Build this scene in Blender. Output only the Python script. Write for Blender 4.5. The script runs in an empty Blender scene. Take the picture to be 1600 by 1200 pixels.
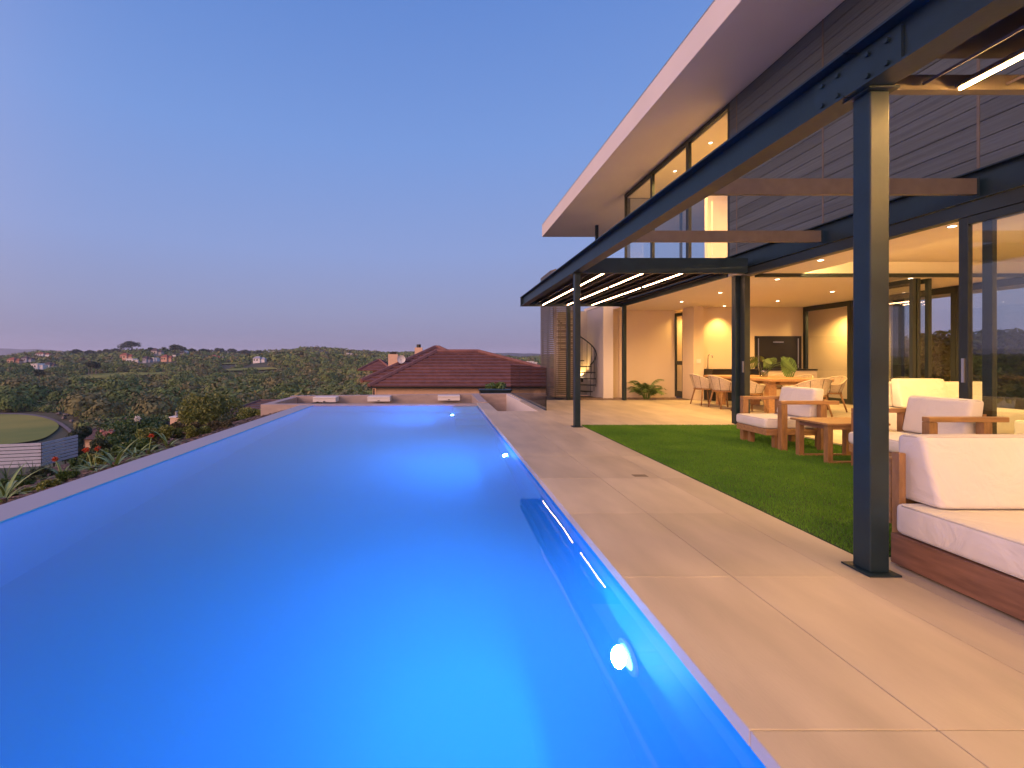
import bpy, math, random
import numpy as np
from mathutils import Vector, Matrix
random.seed(7); rng = np.random.default_rng(7)
C = bpy.context.scene.collection
SC = bpy.context.scene
R = math.radians
# ---------------------------------------------------------------- camera
CAMH = 1.2; F = 711.0; VX, VY = 687.0, 560.0
cam = bpy.data.cameras.new('camera'); co = bpy.data.objects.new('camera', cam); C.objects.link(co)
cam.lens = 16.0; cam.sensor_width = 36.0
cam.shift_x = (800 - VX) / 1600; cam.shift_y = -(600 - VY) / 1600
cam.clip_start = 0.05; cam.clip_end = 30000
co.location = (0, 0, CAMH); co.rotation_euler = (R(90), 0, 0)
SC.camera = co
# ---------------------------------------------------------------- sky
W = bpy.data.worlds.new('World'); SC.world = W; W.use_nodes = True
nt = W.node_tree; nt.nodes.clear()
def wn(t): return nt.nodes.new(t)
out = wn('ShaderNodeOutputWorld'); bg = wn('ShaderNodeBackground'); tc = wn('ShaderNodeTexCoord')
sep = wn('ShaderNodeSeparateXYZ'); nt.links.new(tc.outputs['Generated'], sep.inputs[0])
ramp = wn('ShaderNodeValToRGB'); nt.links.new(sep.outputs['Z'], ramp.inputs[0])
e = ramp.color_ramp.elements
stops = [(0.0, (.30, .28, .41)), (.03, (.30, .29, .45)), (.10, (.30, .335, .55)), (.22, (.265, .365, .69)), (.42, (.19, .335, .73)), (.62, (.125, .26, .66)), (1.0, (.06, .15, .48))]
e[0].position = 0; e[0].color = (*stops[0][1], 1); e[1].position = 1; e[1].color = (*stops[-1][1], 1)
for p, c in stops[1:-1]:
    q = e.new(p); q.color = (*c, 1)
# afterglow of the sunset behind the camera
dot = wn('ShaderNodeVectorMath'); dot.operation = 'DOT_PRODUCT'; nt.links.new(tc.outputs['Generated'], dot.inputs[0])
gd = Vector((-.85, -.50, .12)).normalized(); dot.inputs[1].default_value = gd
mx = wn('ShaderNodeMath'); mx.operation = 'MAXIMUM'; nt.links.new(dot.outputs['Value'], mx.inputs[0]); mx.inputs[1].default_value = 0
pw = wn('ShaderNodeMath'); pw.operation = 'POWER'; nt.links.new(mx.outputs[0], pw.inputs[0]); pw.inputs[1].default_value = 3.0
mixc = wn('ShaderNodeMix'); mixc.data_type = 'RGBA'; mixc.blend_type = 'ADD'; mixc.clamp_factor = False
nt.links.new(pw.outputs[0], mixc.inputs['Factor']); nt.links.new(ramp.outputs[0], mixc.inputs['A']); mixc.inputs['B'].default_value = (2.5, 1.25, .50, 1)
nt.links.new(mixc.outputs['Result'], bg.inputs[0]); bg.inputs[1].default_value = 1.0
nt.links.new(bg.outputs[0], out.inputs[0])
# faint last light, very soft
sl = bpy.data.lights.new('dusk_glow', 'SUN'); sl.energy = 1.45; sl.angle = R(25); sl.color = (1, .56, .44)
so = bpy.data.objects.new('dusk_glow', sl); C.objects.link(so)
so.rotation_euler = Vector((.55, .80, -.26)).to_track_quat('-Z', 'Y').to_euler()
SC.view_settings.view_transform = 'Standard'; SC.view_settings.look = 'None'; SC.view_settings.exposure = 0; SC.view_settings.gamma = 1
SC.render.engine = 'CYCLES'
try:
    SC.cycles.max_bounces = 12; SC.cycles.diffuse_bounces = 5; SC.cycles.glossy_bounces = 5; SC.cycles.transmission_bounces = 8; SC.cycles.transparent_max_bounces = 16
    SC.cycles.sample_clamp_indirect = 3.0; SC.cycles.use_denoising = True; SC.cycles.volume_bounces = 1
except Exception: pass
# ---------------------------------------------------------------- materials
def nodemat(name):
    m = bpy.data.materials.new(name); m.use_nodes = True
    t = m.node_tree; b = t.nodes['Principled BSDF']; return m, t, b
def mat(name, col, rough=.6, metal=0., var=.12, scale=6., bump=0., bscale=60., stretch=(1, 1, 1), island=0., col2=None, spec=.5, coat=0.):
    m, t, b = nodemat(name); N = t.nodes.new; L = t.links.new
    b.inputs['Roughness'].default_value = rough; b.inputs['Metallic'].default_value = metal
    b.inputs['Specular IOR Level'].default_value = spec; b.inputs['Coat Weight'].default_value = coat
    tc = N('ShaderNodeTexCoord'); mp = N('ShaderNodeMapping'); L(tc.outputs['Object'], mp.inputs[0]); mp.inputs['Scale'].default_value = stretch
    ns = N('ShaderNodeTexNoise'); ns.inputs['Scale'].default_value = scale; ns.inputs['Detail'].default_value = 6; L(mp.outputs[0], ns.inputs['Vector'])
    rp = N('ShaderNodeValToRGB'); L(ns.outputs[0], rp.inputs[0])
    c2 = col2 or tuple(min(1, c * (1 + var)) for c in col); c1 = tuple(c * (1 - var) for c in col)
    if col2: c1 = col
    rp.color_ramp.elements[0].position = .3; rp.color_ramp.elements[1].position = .7
    rp.color_ramp.elements[0].color = (*c1, 1); rp.color_ramp.elements[1].color = (*c2, 1)
    last = rp.outputs[0]
    if island:
        g = N('ShaderNodeNewGeometry'); mr = N('ShaderNodeMapRange'); L(g.outputs['Random Per Island'], mr.inputs[0])
        mr.inputs[3].default_value = 1 - island; mr.inputs[4].default_value = 1 + island
        mm = N('ShaderNodeMix'); mm.data_type = 'RGBA'; mm.blend_type = 'MULTIPLY'; mm.inputs['Factor'].default_value = 1
        L(last, mm.inputs['A']); L(mr.outputs[0], mm.inputs['B']); last = mm.outputs['Result']
    L(last, b.inputs['Base Color'])
    rr = N('ShaderNodeMapRange'); L(ns.outputs[0], rr.inputs[0]); rr.inputs[3].default_value = max(0, rough - .08); rr.inputs[4].default_value = min(1, rough + .08); L(rr.outputs[0], b.inputs['Roughness'])
    if bump:
        n2 = N('ShaderNodeTexNoise'); n2.inputs['Scale'].default_value = bscale; n2.inputs['Detail'].default_value = 4; L(mp.outputs[0], n2.inputs['Vector'])
        bp = N('ShaderNodeBump'); bp.inputs['Strength'].default_value = bump; bp.inputs['Distance'].default_value = .01; L(n2.outputs[0], bp.inputs['Height']); L(bp.outputs[0], b.inputs['Normal'])
    return m
def emis(name, col, s):
    m = bpy.data.materials.new(name); m.use_nodes = True; t = m.node_tree; t.nodes.clear()
    o = t.nodes.new('ShaderNodeOutputMaterial'); em = t.nodes.new('ShaderNodeEmission'); em.inputs[0].default_value = (*col, 1); em.inputs[1].default_value = s
    t.links.new(em.outputs[0], o.inputs[0]); return m
def glassmat(name, tint, refl=1.0, rough=0.0, minr=.06):
    m = bpy.data.materials.new(name); m.use_nodes = True; t = m.node_tree; t.nodes.clear(); N = t.nodes.new; L = t.links.new
    o = N('ShaderNodeOutputMaterial'); tr = N('ShaderNodeBsdfTransparent'); tr.inputs[0].default_value = (*tint, 1)
    g = N('ShaderNodeBsdfGlossy'); g.inputs['Roughness'].default_value = rough; g.inputs[0].default_value = (.95, .97, 1, 1)
    ge = N('ShaderNodeNewGeometry'); dt = N('ShaderNodeVectorMath'); dt.operation = 'DOT_PRODUCT'; L(ge.outputs['Incoming'], dt.inputs[0]); L(ge.outputs['Normal'], dt.inputs[1])
    ab = N('ShaderNodeMath'); ab.operation = 'ABSOLUTE'; L(dt.outputs['Value'], ab.inputs[0])
    su = N('ShaderNodeMath'); su.operation = 'SUBTRACT'; su.inputs[0].default_value = 1; L(ab.outputs[0], su.inputs[1]); su.use_clamp = True
    po = N('ShaderNodeMath'); po.operation = 'POWER'; L(su.outputs[0], po.inputs[0]); po.inputs[1].default_value = 5
    mr = N('ShaderNodeMapRange'); L(po.outputs[0], mr.inputs[0]); mr.inputs[3].default_value = minr; mr.inputs[4].default_value = refl
    mix = N('ShaderNodeMixShader'); L(mr.outputs[0], mix.inputs[0]); L(tr.outputs[0], mix.inputs[1]); L(g.outputs[0], mix.inputs[2]); L(mix.outputs[0], o.inputs[0])
    return m
M = {}
M['tile'] = mat('stone_tile', (.45, .385, .295), .5, var=.17, scale=1.5, bump=.15, bscale=35, stretch=(2.2, .7, 1), island=.10)
M['grout'] = mat('grout', (.10, .085, .075), .9)
M['wet'] = mat('wet_stone', (.38, .36, .42), .45, var=.05, scale=.8)
M['stone'] = mat('basin_stone', (.42, .33, .29), .6, var=.12, scale=3, bump=.1, stretch=(1, 1, 3))
M['plaster'] = mat('pool_plaster', (.05, .45, .86), .6, var=.03, scale=1.5)
M['white'] = mat('white_plaster', (.74, .69, .66), .8, var=.03, scale=1.2, bump=.05, bscale=120)
M['cream'] = mat('cream_plaster', (.66, .54, .42), .85, var=.03, scale=1.1, bump=.06, bscale=150)
M['ceil'] = mat('ceiling_board', (.76, .68, .58), .85, var=.02)
M['steel'] = mat('painted_steel', (.008, .022, .032), .42, .0, var=.2, scale=5, bump=.08, bscale=30, spec=.4)
M['tube'] = mat('bronze_tube', (.14, .115, .09), .45, .2, var=.12, scale=9, bump=.04)
M['louvre'] = mat('louvre_metal', (.07, .052, .05), .5, .2, var=.1)
M['frame'] = mat('window_frame', (.018, .026, .028), .4, .1, var=.1)
M['clad'] = mat('grey_cladding', (.086, .110, .130), .65, var=.22, scale=5, bump=.8, bscale=40, stretch=(1, .12, 9), island=.15)
M['glass'] = glassmat('clear_glass', (.93, .95, .95))
M['tglass'] = glassmat('tinted_glass', (.62, .66, .68), 1, 0, .10)
M['bglass'] = glassmat('smoked_balustrade_glass', (.52, .52, .50), .8, 0, .05)
M['fabric'] = mat('canvas_fabric', (.64, .61, .58), .92, var=.03, scale=3, bump=.22, bscale=300)
_t = M['fabric'].node_tree; _b = [n for n in _t.nodes if n.type == 'BUMP'][0]; _n = _t.nodes.new('ShaderNodeTexNoise'); _n.inputs['Scale'].default_value = 5; _n.inputs['Detail'].default_value = 3; _n.inputs['Distortion'].default_value = 1.2
_c = _t.nodes.new('ShaderNodeTexCoord'); _t.links.new(_c.outputs['Object'], _n.inputs['Vector']); _b2 = _t.nodes.new('ShaderNodeBump'); _b2.inputs['Strength'].default_value = .55; _b2.inputs['Distance'].default_value = .03; _t.links.new(_n.outputs[0], _b2.inputs['Height']); _t.links.new(_b2.outputs[0], _b.inputs['Normal'])
M['piping'] = mat('cushion_piping', (.50, .47, .44), .9)
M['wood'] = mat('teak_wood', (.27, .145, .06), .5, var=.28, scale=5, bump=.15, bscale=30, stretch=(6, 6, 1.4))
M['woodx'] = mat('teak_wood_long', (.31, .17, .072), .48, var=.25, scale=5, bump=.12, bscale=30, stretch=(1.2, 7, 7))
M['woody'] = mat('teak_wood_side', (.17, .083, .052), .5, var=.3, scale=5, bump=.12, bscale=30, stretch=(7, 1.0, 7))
M['tablewood'] = mat('oak_table', (.42, .23, .11), .42, var=.18, scale=4, stretch=(6, 1, 6))
M['rope'] = mat('woven_rope', (.52, .43, .34), .9, var=.15, scale=40, bump=.5, bscale=150)
M['black'] = mat('black_metal', (.015, .014, .013), .35, .2)
M['chrome'] = mat('brushed_metal', (.6, .58, .55), .3, .9, var=.05)
M['turf'] = mat('turf_base', (.03, .07, .012), .95, var=.3, scale=8)
M['blade'] = mat('turf_blade', (.06, .19, .006), .7, var=.3, scale=1.6, col2=(.12, .28, .014), island=.25)
M['leaf'] = mat('green_leaf', (.05, .10, .025), .5, var=.3, scale=2, col2=(.11, .18, .04), island=.35)
M['leafy'] = mat('yellow_green_leaf', (.08, .12, .02), .55, scale=.8, col2=(.26, .27, .06), island=.4)
M['leafd'] = mat('dark_leaf', (.03, .05, .02), .6, scale=1.2, col2=(.07, .095, .04), island=.35)
M['strap'] = mat('strap_leaf', (.10, .19, .05), .45, scale=3, col2=(.28, .36, .12), island=.3)
M['bark'] = mat('bark', (.11, .08, .06), .9, var=.3, bump=.5, bscale=20)
M['wood_mass'] = mat('scrub_foliage', (.085, .145, .034), .9, scale=.03, col2=(.24, .28, .075), island=.22)
M['wood_mass2'] = mat('brown_scrub_foliage', (.14, .145, .05), .9, scale=.04, col2=(.28, .245, .10), island=.22)
M['mulch'] = mat('mulch_chips', (.07, .042, .03), .9, island=.7, col2=(.24, .15, .10), scale=30)
M['soil'] = mat('soil', (.035, .024, .018), 1, var=.4, scale=9, bump=.8, bscale=18)
M['red'] = mat('red_flower', (.50, .07, .02), .6)
M['pinkfl'] = mat('pink_flower', (.6, .3, .24), .6)
M['whitefl'] = mat('white_flower', (.75, .75, .72), .6)
M['rooft'] = mat('red_roof_tile', (.19, .085, .07), .7, var=.2, scale=3, island=.16, bump=.3, bscale=9)
M['roofb'] = mat('brown_roof_tile', (.12, .075, .07), .75, var=.2, scale=3, island=.14)
M['peach'] = mat('peach_render', (.72, .49, .33), .85, var=.05)
M['fencew'] = mat('white_fence_board', (.52, .53, .58), .6, var=.06)
M['ground'] = mat('scrub_ground', (.05, .06, .025), 1, scale=.06, col2=(.12, .105, .05), bump=.5, bscale=1.5)
M['lawn'] = mat('mown_lawn', (.15, .20, .025), 1, scale=.05, col2=(.33, .30, .05))
M['road'] = mat('asphalt', (.17, .14, .14), .9, scale=.5)
M['gravel'] = mat('gravel', (.22, .16, .12), .9, island=.4, var=.2)
M['mount'] = mat('far_hill', (.045, .055, .045), 1, scale=.004, col2=(.07, .075, .06))
M['terrac'] = mat('terracotta', (.36, .12, .07), .8)
M['dishw'] = mat('dish_white', (.6, .6, .6), .5)
M['bbq'] = mat('barbecue_shutter', (.03, .026, .022), .38, .3)
M['led'] = emis('led_light', (1.0, .54, .16), 205.0); M['led_far'] = emis('led_light_far', (1.0, .55, .28), 40.0)
M['cove'] = emis('cove_led', (1, .62, .22), 260.0)
M['lampw'] = emis('lamp_disc', (1, .78, .5), 14.0)
M['pledm'] = emis('pool_lamp_lens', (.25, .75, 1.0), 6.0)
# water
mw, t, b = nodemat('pool_water')
b.inputs['Base Color'].default_value = (.6, .93, 1, 1); b.inputs['Roughness'].default_value = 0.0; b.inputs['IOR'].default_value = 1.33; b.inputs['Transmission Weight'].default_value = 1
tcn = t.nodes.new('ShaderNodeTexCoord'); nz = t.nodes.new('ShaderNodeTexNoise'); nz.inputs['Scale'].default_value = .9; t.links.new(tcn.outputs['Object'], nz.inputs['Vector'])
bpn = t.nodes.new('ShaderNodeBump'); bpn.inputs['Strength'].default_value = .10; bpn.inputs['Distance'].default_value = .02; t.links.new(nz.outputs[0], bpn.inputs['Height']); t.links.new(bpn.outputs[0], b.inputs['Normal'])
pvw = t.nodes.new('ShaderNodeVolumePrincipled'); pvw.inputs['Density'].default_value = .40; pvw.inputs['Color'].default_value = (.35, .80, 1, 1); t.links.new(pvw.outputs[0], t.nodes['Material Output'].inputs['Volume'])
M['water'] = mw
# ---------------------------------------------------------------- mesh helpers
class MB:
    def __init__(s): s.v = []; s.f = []
    def add(s, vs, fs):
        n = len(s.v); s.v += [tuple(v) for v in vs]; s.f += [tuple(i + n for i in f) for f in fs]; return s
    def box(s, x0, x1, y0, y1, z0, z1):
        vs = [(x, y, z) for z in (z0, z1) for y in (y0, y1) for x in (x0, x1)]
        return s.add(vs, [(0, 2, 3, 1), (4, 5, 7, 6), (0, 1, 5, 4), (2, 6, 7, 3), (0, 4, 6, 2), (1, 3, 7, 5)])
    def prism(s, poly, z0, z1):
        n = len(poly); vs = [(x, y, z0) for x, y in poly] + [(x, y, z1) for x, y in poly]
        return s.add(vs, [tuple(range(n))[::-1], tuple(range(n, 2 * n))] + [(i, (i + 1) % n, n + (i + 1) % n, n + i) for i in range(n)])
    def hexa(s, b4, t4):
        return s.add(list(b4) + list(t4), [(3, 2, 1, 0), (4, 5, 6, 7), (0, 1, 5, 4), (1, 2, 6, 5), (2, 3, 7, 6), (3, 0, 4, 7)])
    def tube(s, pts, r, n=8, closed=False):
        pts = [Vector(p) for p in pts]; rs = r if isinstance(r, (list, tuple)) else [r] * len(pts); rings = []
        for i, p in enumerate(pts):
            if closed: d = pts[(i + 1) % len(pts)] - pts[i - 1]
            else: d = pts[min(i + 1, len(pts) - 1)] - pts[max(i - 1, 0)]
            d.normalize(); u = d.cross(Vector((0, 0, 1)) if abs(d.z) < .95 else Vector((1, 0, 0))).normalized(); w = d.cross(u)
            rings.append([p + (u * math.cos(a) + w * math.sin(a)) * rs[i] for a in [2 * math.pi * k / n for k in range(n)]])
        base = len(s.v)
        for q in rings: s.v += [tuple(v) for v in q]
        m = len(rings)
        for i in range(m if closed else m - 1):
            j = (i + 1) % m
            for k in range(n): s.f.append((base + i * n + k, base + i * n + (k + 1) % n, base + j * n + (k + 1) % n, base + j * n + k))
        if not closed:
            s.f.append(tuple(base + k for k in range(n))[::-1]); s.f.append(tuple(base + (m - 1) * n + k for k in range(n)))
        return s
    def cyl(s, c, r, z0, z1, n=20, r2=None):
        return s.tube([(c[0], c[1], z0), (c[0], c[1], z1)], [r, r if r2 is None else r2], n)
    def build(s, name, m, parent=None, bevel=0., smooth=False, seg=2):
        me = bpy.data.meshes.new(name); me.from_pydata(s.v, [], s.f); me.materials.append(m); me.update()
        o = bpy.data.objects.new(name, me); C.objects.link(o)
        if parent is not None:
            o.parent = parent; pm = wloc(parent); o.matrix_parent_inverse = Matrix.Identity(4); 
            me.transform(Matrix.Translation(-pm))
        if bevel:
            bm = o.modifiers.new('bevel', 'BEVEL'); bm.width = bevel; bm.segments = seg; bm.limit_method = 'ANGLE'
        if smooth:
            me.polygons.foreach_set('use_smooth', [True] * len(me.polygons))
        return o
def wloc(o):
    v = Vector(o.location)
    while o.parent: o = o.parent; v = v + Vector(o.location)
    return v
def npmesh(name, V, Fc, m, parent=None, k=3, smooth=False):
    me = bpy.data.meshes.new(name); V = np.asarray(V, dtype=np.float32); Fc = np.asarray(Fc, dtype=np.int32)
    if parent is not None: V = V - np.array(wloc(parent), dtype=np.float32)
    me.vertices.add(len(V)); me.vertices.foreach_set('co', V.ravel())
    me.loops.add(Fc.size); me.loops.foreach_set('vertex_index', Fc.ravel())
    me.polygons.add(len(Fc)); me.polygons.foreach_set('loop_start', np.arange(0, Fc.size, k, dtype=np.int32))
    try: me.polygons.foreach_set('loop_total', np.full(len(Fc), k, dtype=np.int32))
    except Exception: pass
    me.materials.append(m); me.update(calc_edges=True); me.validate()
    if smooth: me.polygons.foreach_set('use_smooth', [True] * len(me.polygons))
    o = bpy.data.objects.new(name, me); C.objects.link(o)
    if parent is not None: o.parent = parent
    return o
def B(name, m, ext, parent=None, bevel=0.):
    return MB().box(*ext).build(name, m, parent, bevel)
def thing(name, label, cat, loc=(0, 0, 0), group=None):
    o = bpy.data.objects.new(name, None); C.objects.link(o); o.location = loc; o.empty_display_size = .1
    o['label'] = label; o['category'] = cat
    if group: o['group'] = group
    return o
def tag(o, label, cat, group=None):
    o['label'] = label; o['category'] = cat
    if group: o['group'] = group
    return o
def st(o): o['kind'] = 'structure'; return o
def stuff(o, label=None, cat=None):
    o['kind'] = 'stuff'
    if label: o['label'] = label; o['category'] = cat
    return o
def dup(root, loc, rotz=None, label=None):
    r = root.copy(); C.objects.link(r); r.location = loc
    if rotz is not None: r.rotation_euler = (0, 0, rotz)
    if label: r['label'] = label
    for ch in list(root.children):
        c = ch.copy(); C.objects.link(c); c.parent = r
        for g in list(ch.children):
            d = g.copy(); C.objects.link(d); d.parent = c
    return r
# ---------------------------------------------------------------- terrain
DZ = ([0, 4, 10, 25, 40, 65, 110, 160, 300, 500, 700, 900, 1200, 2300], [-.5, -.75, -2.0, -4.8, -8, -11.5, -13, -14.5, -9, -2.5, 3.5, 7.5, 0, -60])
def hgt(x, y):
    x = np.asarray(x, float); y = np.asarray(y, float)
    D = np.sqrt(np.maximum(y, 0) ** 2 + .25 * x * x)
    a = x / np.maximum(y, 1)
    z = np.interp(D, *DZ)
    L_ = np.maximum(-3.84 - x, 0); zl = -.15 - .25 * np.minimum(L_, 26); w_ = np.clip((y - 14) / 10, 0, 1) * 1.0 + np.clip((L_ - 22) / 10, 0, 1); w_ = np.clip(w_, 0, 1); w_ = w_ * w_ * (3 - 2 * w_)
    z = np.where(x < -3.7, z * w_ + zl * (1 - w_), z)
    far = np.clip((D - 250) / 500, 0, 1)
    z = z + far * (6.0 * np.exp(-((a + .22) / .16) ** 2) + 4.5 * np.exp(-((a + .62) / .16) ** 2) - 5 * np.clip((-a - .8) / .15, 0, 1.5) - 5 * np.clip((a - 0.0) / .2, 0, 1))
    z = z + np.clip((D - 40) / 200, 0, 1) * (3.2 * np.sin(x / 61 + 1) * np.sin(y / 47 + 2) + 1.0 * np.sin(x / 23 + y / 31)) + far * 2.2 * np.sin(a * 21 + 1.3)
    return z
def gp(px, py, y0=20):           # where the sight line through a pixel of the photograph meets the terrain
    ax = (px - VX) / F; az = -(py - VY) / F
    Y = np.geomspace(y0, 2200, 4000); h = hgt(ax * Y, Y); zz = CAMH + az * Y
    k = np.where(h >= zz)[0]
    i = k[0] if len(k) else len(Y) - 1
    return Vector((ax * Y[i], Y[i], float(h[i])))
def spaced(lo, hi, n, s): 
    u = np.linspace(-1, 1, n); v = np.sinh(u * s) / math.sinh(s)
    return np.where(v < 0, -v * lo, v * hi)
xs = np.unique(np.concatenate([spaced(-1700, 1700, 330, 5.5), [-3.84, -3.6, 13.2, 13.6]]))
ys = np.unique(np.concatenate([-np.geomspace(.5, 80, 20), [0, 16.1, 16.4], np.geomspace(.5, 2300, 300)]))
X, Y = np.meshgrid(xs, ys); Z = hgt(X, Y)
Z = np.where((X > -3.7) & (X < 13.4) & (Y < 16.2), -5.0, Z)
n1, n2 = X.shape; idx = np.arange(n1 * n2).reshape(n1, n2)
q = np.stack([idx[:-1, :-1], idx[:-1, 1:], idx[1:, 1:], idx[1:, :-1]], -1).reshape(-1, 4)
st(npmesh('ground', np.stack([X.ravel(), Y.ravel(), Z.ravel()], 1), q, M['ground'], k=4, smooth=True))
# far blue hills
def ridge(name, Y0, pts, depth):
    px = np.linspace(pts[0][0], pts[-1][0], 160); py = np.interp(px, [p[0] for p in pts], [p[1] for p in pts]) + .35 * np.sin(px * .21) + .25 * np.sin(px * .53)
    x = (px - VX) / F * Y0; z = CAMH - (py - VY) / F * Y0
    n = len(px); rows = []
    for f, dy in ((0, 0), (.55, depth * .35), (1, depth), (.4, depth * 1.7), (0, depth * 2.4)):
        rows.append(np.stack([x, np.full(n, Y0 + dy - depth), -90 + (z + 90) * f if f < 1 else z], 1))
    V = np.concatenate(rows); ii = np.arange(5 * n).reshape(5, n)
    qq = np.stack([ii[:-1, :-1], ii[:-1, 1:], ii[1:, 1:], ii[1:, :-1]], -1).reshape(-1, 4)
    return st(npmesh(name, V, qq, M['mount'], k=4, smooth=True))
ridge('hills', 3600, [(-500, 549), (-60, 543.5), (10, 544), (30, 546), (60, 545.6), (90, 547.5), (150, 551), (400, 552), (1200, 553)], 700)
ridge('hills', 2700, [(400, 558), (700, 557), (755, 552), (790, 551), (850, 553), (980, 550), (1500, 549), (2200, 548)], 500)
# draped fields
def drape(name, poly, m, dz, n=26):
    cx = sum(p[0] for p in poly) / len(poly); cy = sum(p[1] for p in poly) / len(poly); K = len(poly)
    V = []
    for r in range(n + 1):
        f = r / n
        for p in poly: V.append((cx + (p[0] - cx) * f, cy + (p[1] - cy) * f))
    V = np.array(V); z = hgt(V[:, 0], V[:, 1]) + dz
    Fq = [(r * K + k, r * K + (k + 1) % K, (r + 1) * K + (k + 1) % K, (r + 1) * K + k) for r in range(n) for k in range(K)]
    return st(npmesh(name, np.column_stack([V, z]), Fq, m, k=4, smooth=True))
def densify(pp, k=5):
    o = []
    for i in range(len(pp)):
        p0, p1, p2, p3 = [Vector(pp[(i + j - 1) % len(pp)]) for j in range(4)]
        for j in range(k):
            t = j / k; o.append(tuple(.5 * ((2 * p1) + (p2 - p0) * t + (2 * p0 - 5 * p1 + 4 * p2 - p3) * t * t + (3 * p1 - p0 - 3 * p2 + p3) * t ** 3)))
    return o
FIELD = densify([tuple(gp(*p, y0=50).xy) for p in [(-160, 651), (-60, 649.5), (10, 649), (45, 650.5), (68, 654.5), (86, 661), (92, 669), (80, 681), (63, 689), (30, 695), (-10, 699), (-80, 706), (-160, 712)]])
drape('lawn', FIELD, M['lawn'], .30, 34)
V = []
for p in [(-120, 647.3, 649.2), (-60, 646.8, 648.7), (0, 646.6, 648.3), (28, 646.9, 648.9), (50, 648.4, 651), (70, 651.8, 655.3), (85, 656.5, 661), (97, 662.5, 668), (105, 668, 675), (112, 674, 682)]:
    for y_ in np.linspace(p[1], p[2], 4): q_ = gp(p[0], y_, 50); V.append((q_.x, q_.y, q_.z + .25))
st(npmesh('road', V, [(i * 4 + k, i * 4 + k + 1, i * 4 + k + 5, i * 4 + k + 4) for i in range(9) for k in range(3)], M['road'], k=4))
fair_px = [[(40, 602), (90, 594), (140, 586.5), (185, 583.5), (230, 584), (280, 582), (265, 586), (215, 589), (160, 592), (110, 597), (70, 601.5)],
           [(345, 579), (380, 576.5), (425, 575.5), (440, 578), (400, 580), (360, 581)],
           [(345, 568.5), (375, 567.5), (372, 570), (348, 570.5)]]
fairs = []
for fp in fair_px:
    pts = [gp(*p, y0=120) for p in fp]; poly = [(p.x, p.y) for p in pts]; fairs.append(poly); drape('lawn', poly, M['lawn'], .9, 14)
def inpoly(x, y, poly):
    c = np.zeros(np.shape(x), bool); n = len(poly)
    for i in range(n):
        x1, y1 = poly[i]; x2, y2 = poly[(i + 1) % n]
        c ^= ((y1 > y) != (y2 > y)) & (x < (x2 - x1) * (y - y1) / (y2 - y1 + 1e-9) + x1)
    return c
mw_ = mat('white_render', (.88, .82, .76), .8); mo_ = mat('orange_render', (.70, .40, .27), .8); mg_ = mat('grey_render', (.42, .42, .46), .8)
FH = [(24, 565, 17, 6, mo_, M['terrac'], 'peach house at the far left of the hillside'), (44, 562.5, 14, 5, mg_, M['roofb'], 'grey house just right of the peach one at far left'), (69, 554.5, 20, 3.5, mw_, M['terrac'], 'long white house high on the left hill with orange roof'), (62, 560, 22, 3, mo_, M['terrac'], 'long low red roofed house under the white one'),
      (62, 573, 16, 6.5, mw_, mw_, 'left part of the white terrace row low on the hillside'), (80, 573, 14, 6, mw_, M['roofb'], 'right part of the white terrace row low on the hillside'), (97, 550, 11, 4, mw_, mw_, 'pale house on the crest at left'), (152, 547.5, 7, 3, mw_, M['roofb'], 'tiny white house on the crest left of the umbrella pine'), (187, 546, 9, 4, mw_, M['roofb'], 'white house tucked under the tall umbrella pine'),
      (199, 558, 17, 6, mo_, M['terrac'], 'peach house with orange roof below the tall pine'), (209, 564, 17, 5, mw_, mw_, 'white gabled house below the peach one'), (231, 563, 10, 5, mg_, M['roofb'], 'grey house right of the white gabled house'), (243, 562, 8, 3, mw_, mw_, 'small white low house between grey and red houses'), (246, 551, 15, 7, mat('beige_render', (.5, .45, .4), .8), M['roofb'], 'square beige block high between two pines'),
      (262, 561, 15, 6, mo_, M['terrac'], 'red roofed coral house in the middle of the hillside'), (276, 558, 7, 5, mw_, mw_, 'narrow white house right of the coral one'), (288, 551, 10, 3.5, mg_, mw_, 'house with white vaulted roof below the second pine'), (313, 561, 8, 3, mw_, M['roofb'], 'tiny white house half hidden in trees'), (338, 560, 12, 5, mo_, M['terrac'], 'orange walled house at the right of the hillside'), (357, 560.5, 20, 4, mw_, mw_, 'long white house right of the orange one'), (406, 563, 17, 5, mw_, mg_, 'white house farthest right on the hillside'), (545, 553.5, 10, 1.6, mw_, mw_, 'low pale building on the distant middle hill'), (831, 567.5, 15, 3.5, mw_, mw_, 'white house seen through the glass balustrade')]
HP = []
for f in FH:
    q_ = gp(f[0], f[1] + f[3] / 2 + 1, 250); HP.append((q_.x, q_.y, max(14, f[2] * q_.y / F)))
# ---------------------------------------------------------------- scrub woodland (one mass)
import bmesh
def ico(sub):
    bm = bmesh.new(); bmesh.ops.create_icosphere(bm, subdivisions=sub, radius=1)
    v = np.array([p.co[:] for p in bm.verts]); f = np.array([[q.index for q in p.verts] for p in bm.faces]); bm.free(); return v, f
IC = {k: ico(k) for k in (1, 2, 3)}
def blobs(name, P, S, sub, m, squash=.7, rough=.28, parent=None):
    v, f = IC[sub]; n = len(P)
    r = 1 + rough * (rng.random((n, len(v))) - .5) * 2
    ph = rng.random((n, 3)) * 6.28; r *= 1 + .22 * np.sin(v[None, :, 0] * 4 + ph[:, :1]) * np.sin(v[None, :, 1] * 4 + ph[:, 1:2]) + .15 * np.sin(v[None, :, 2] * 5 + ph[:, 2:3])
    VV = v[None] * r[..., None] * S[:, None, None]; VV[..., 2] *= squash; VV += P[:, None]
    FF = f[None] + (np.arange(n) * len(v))[:, None, None]
    return npmesh(name, VV.reshape(-1, 3), FF.reshape(-1, 3), m, parent)
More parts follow.
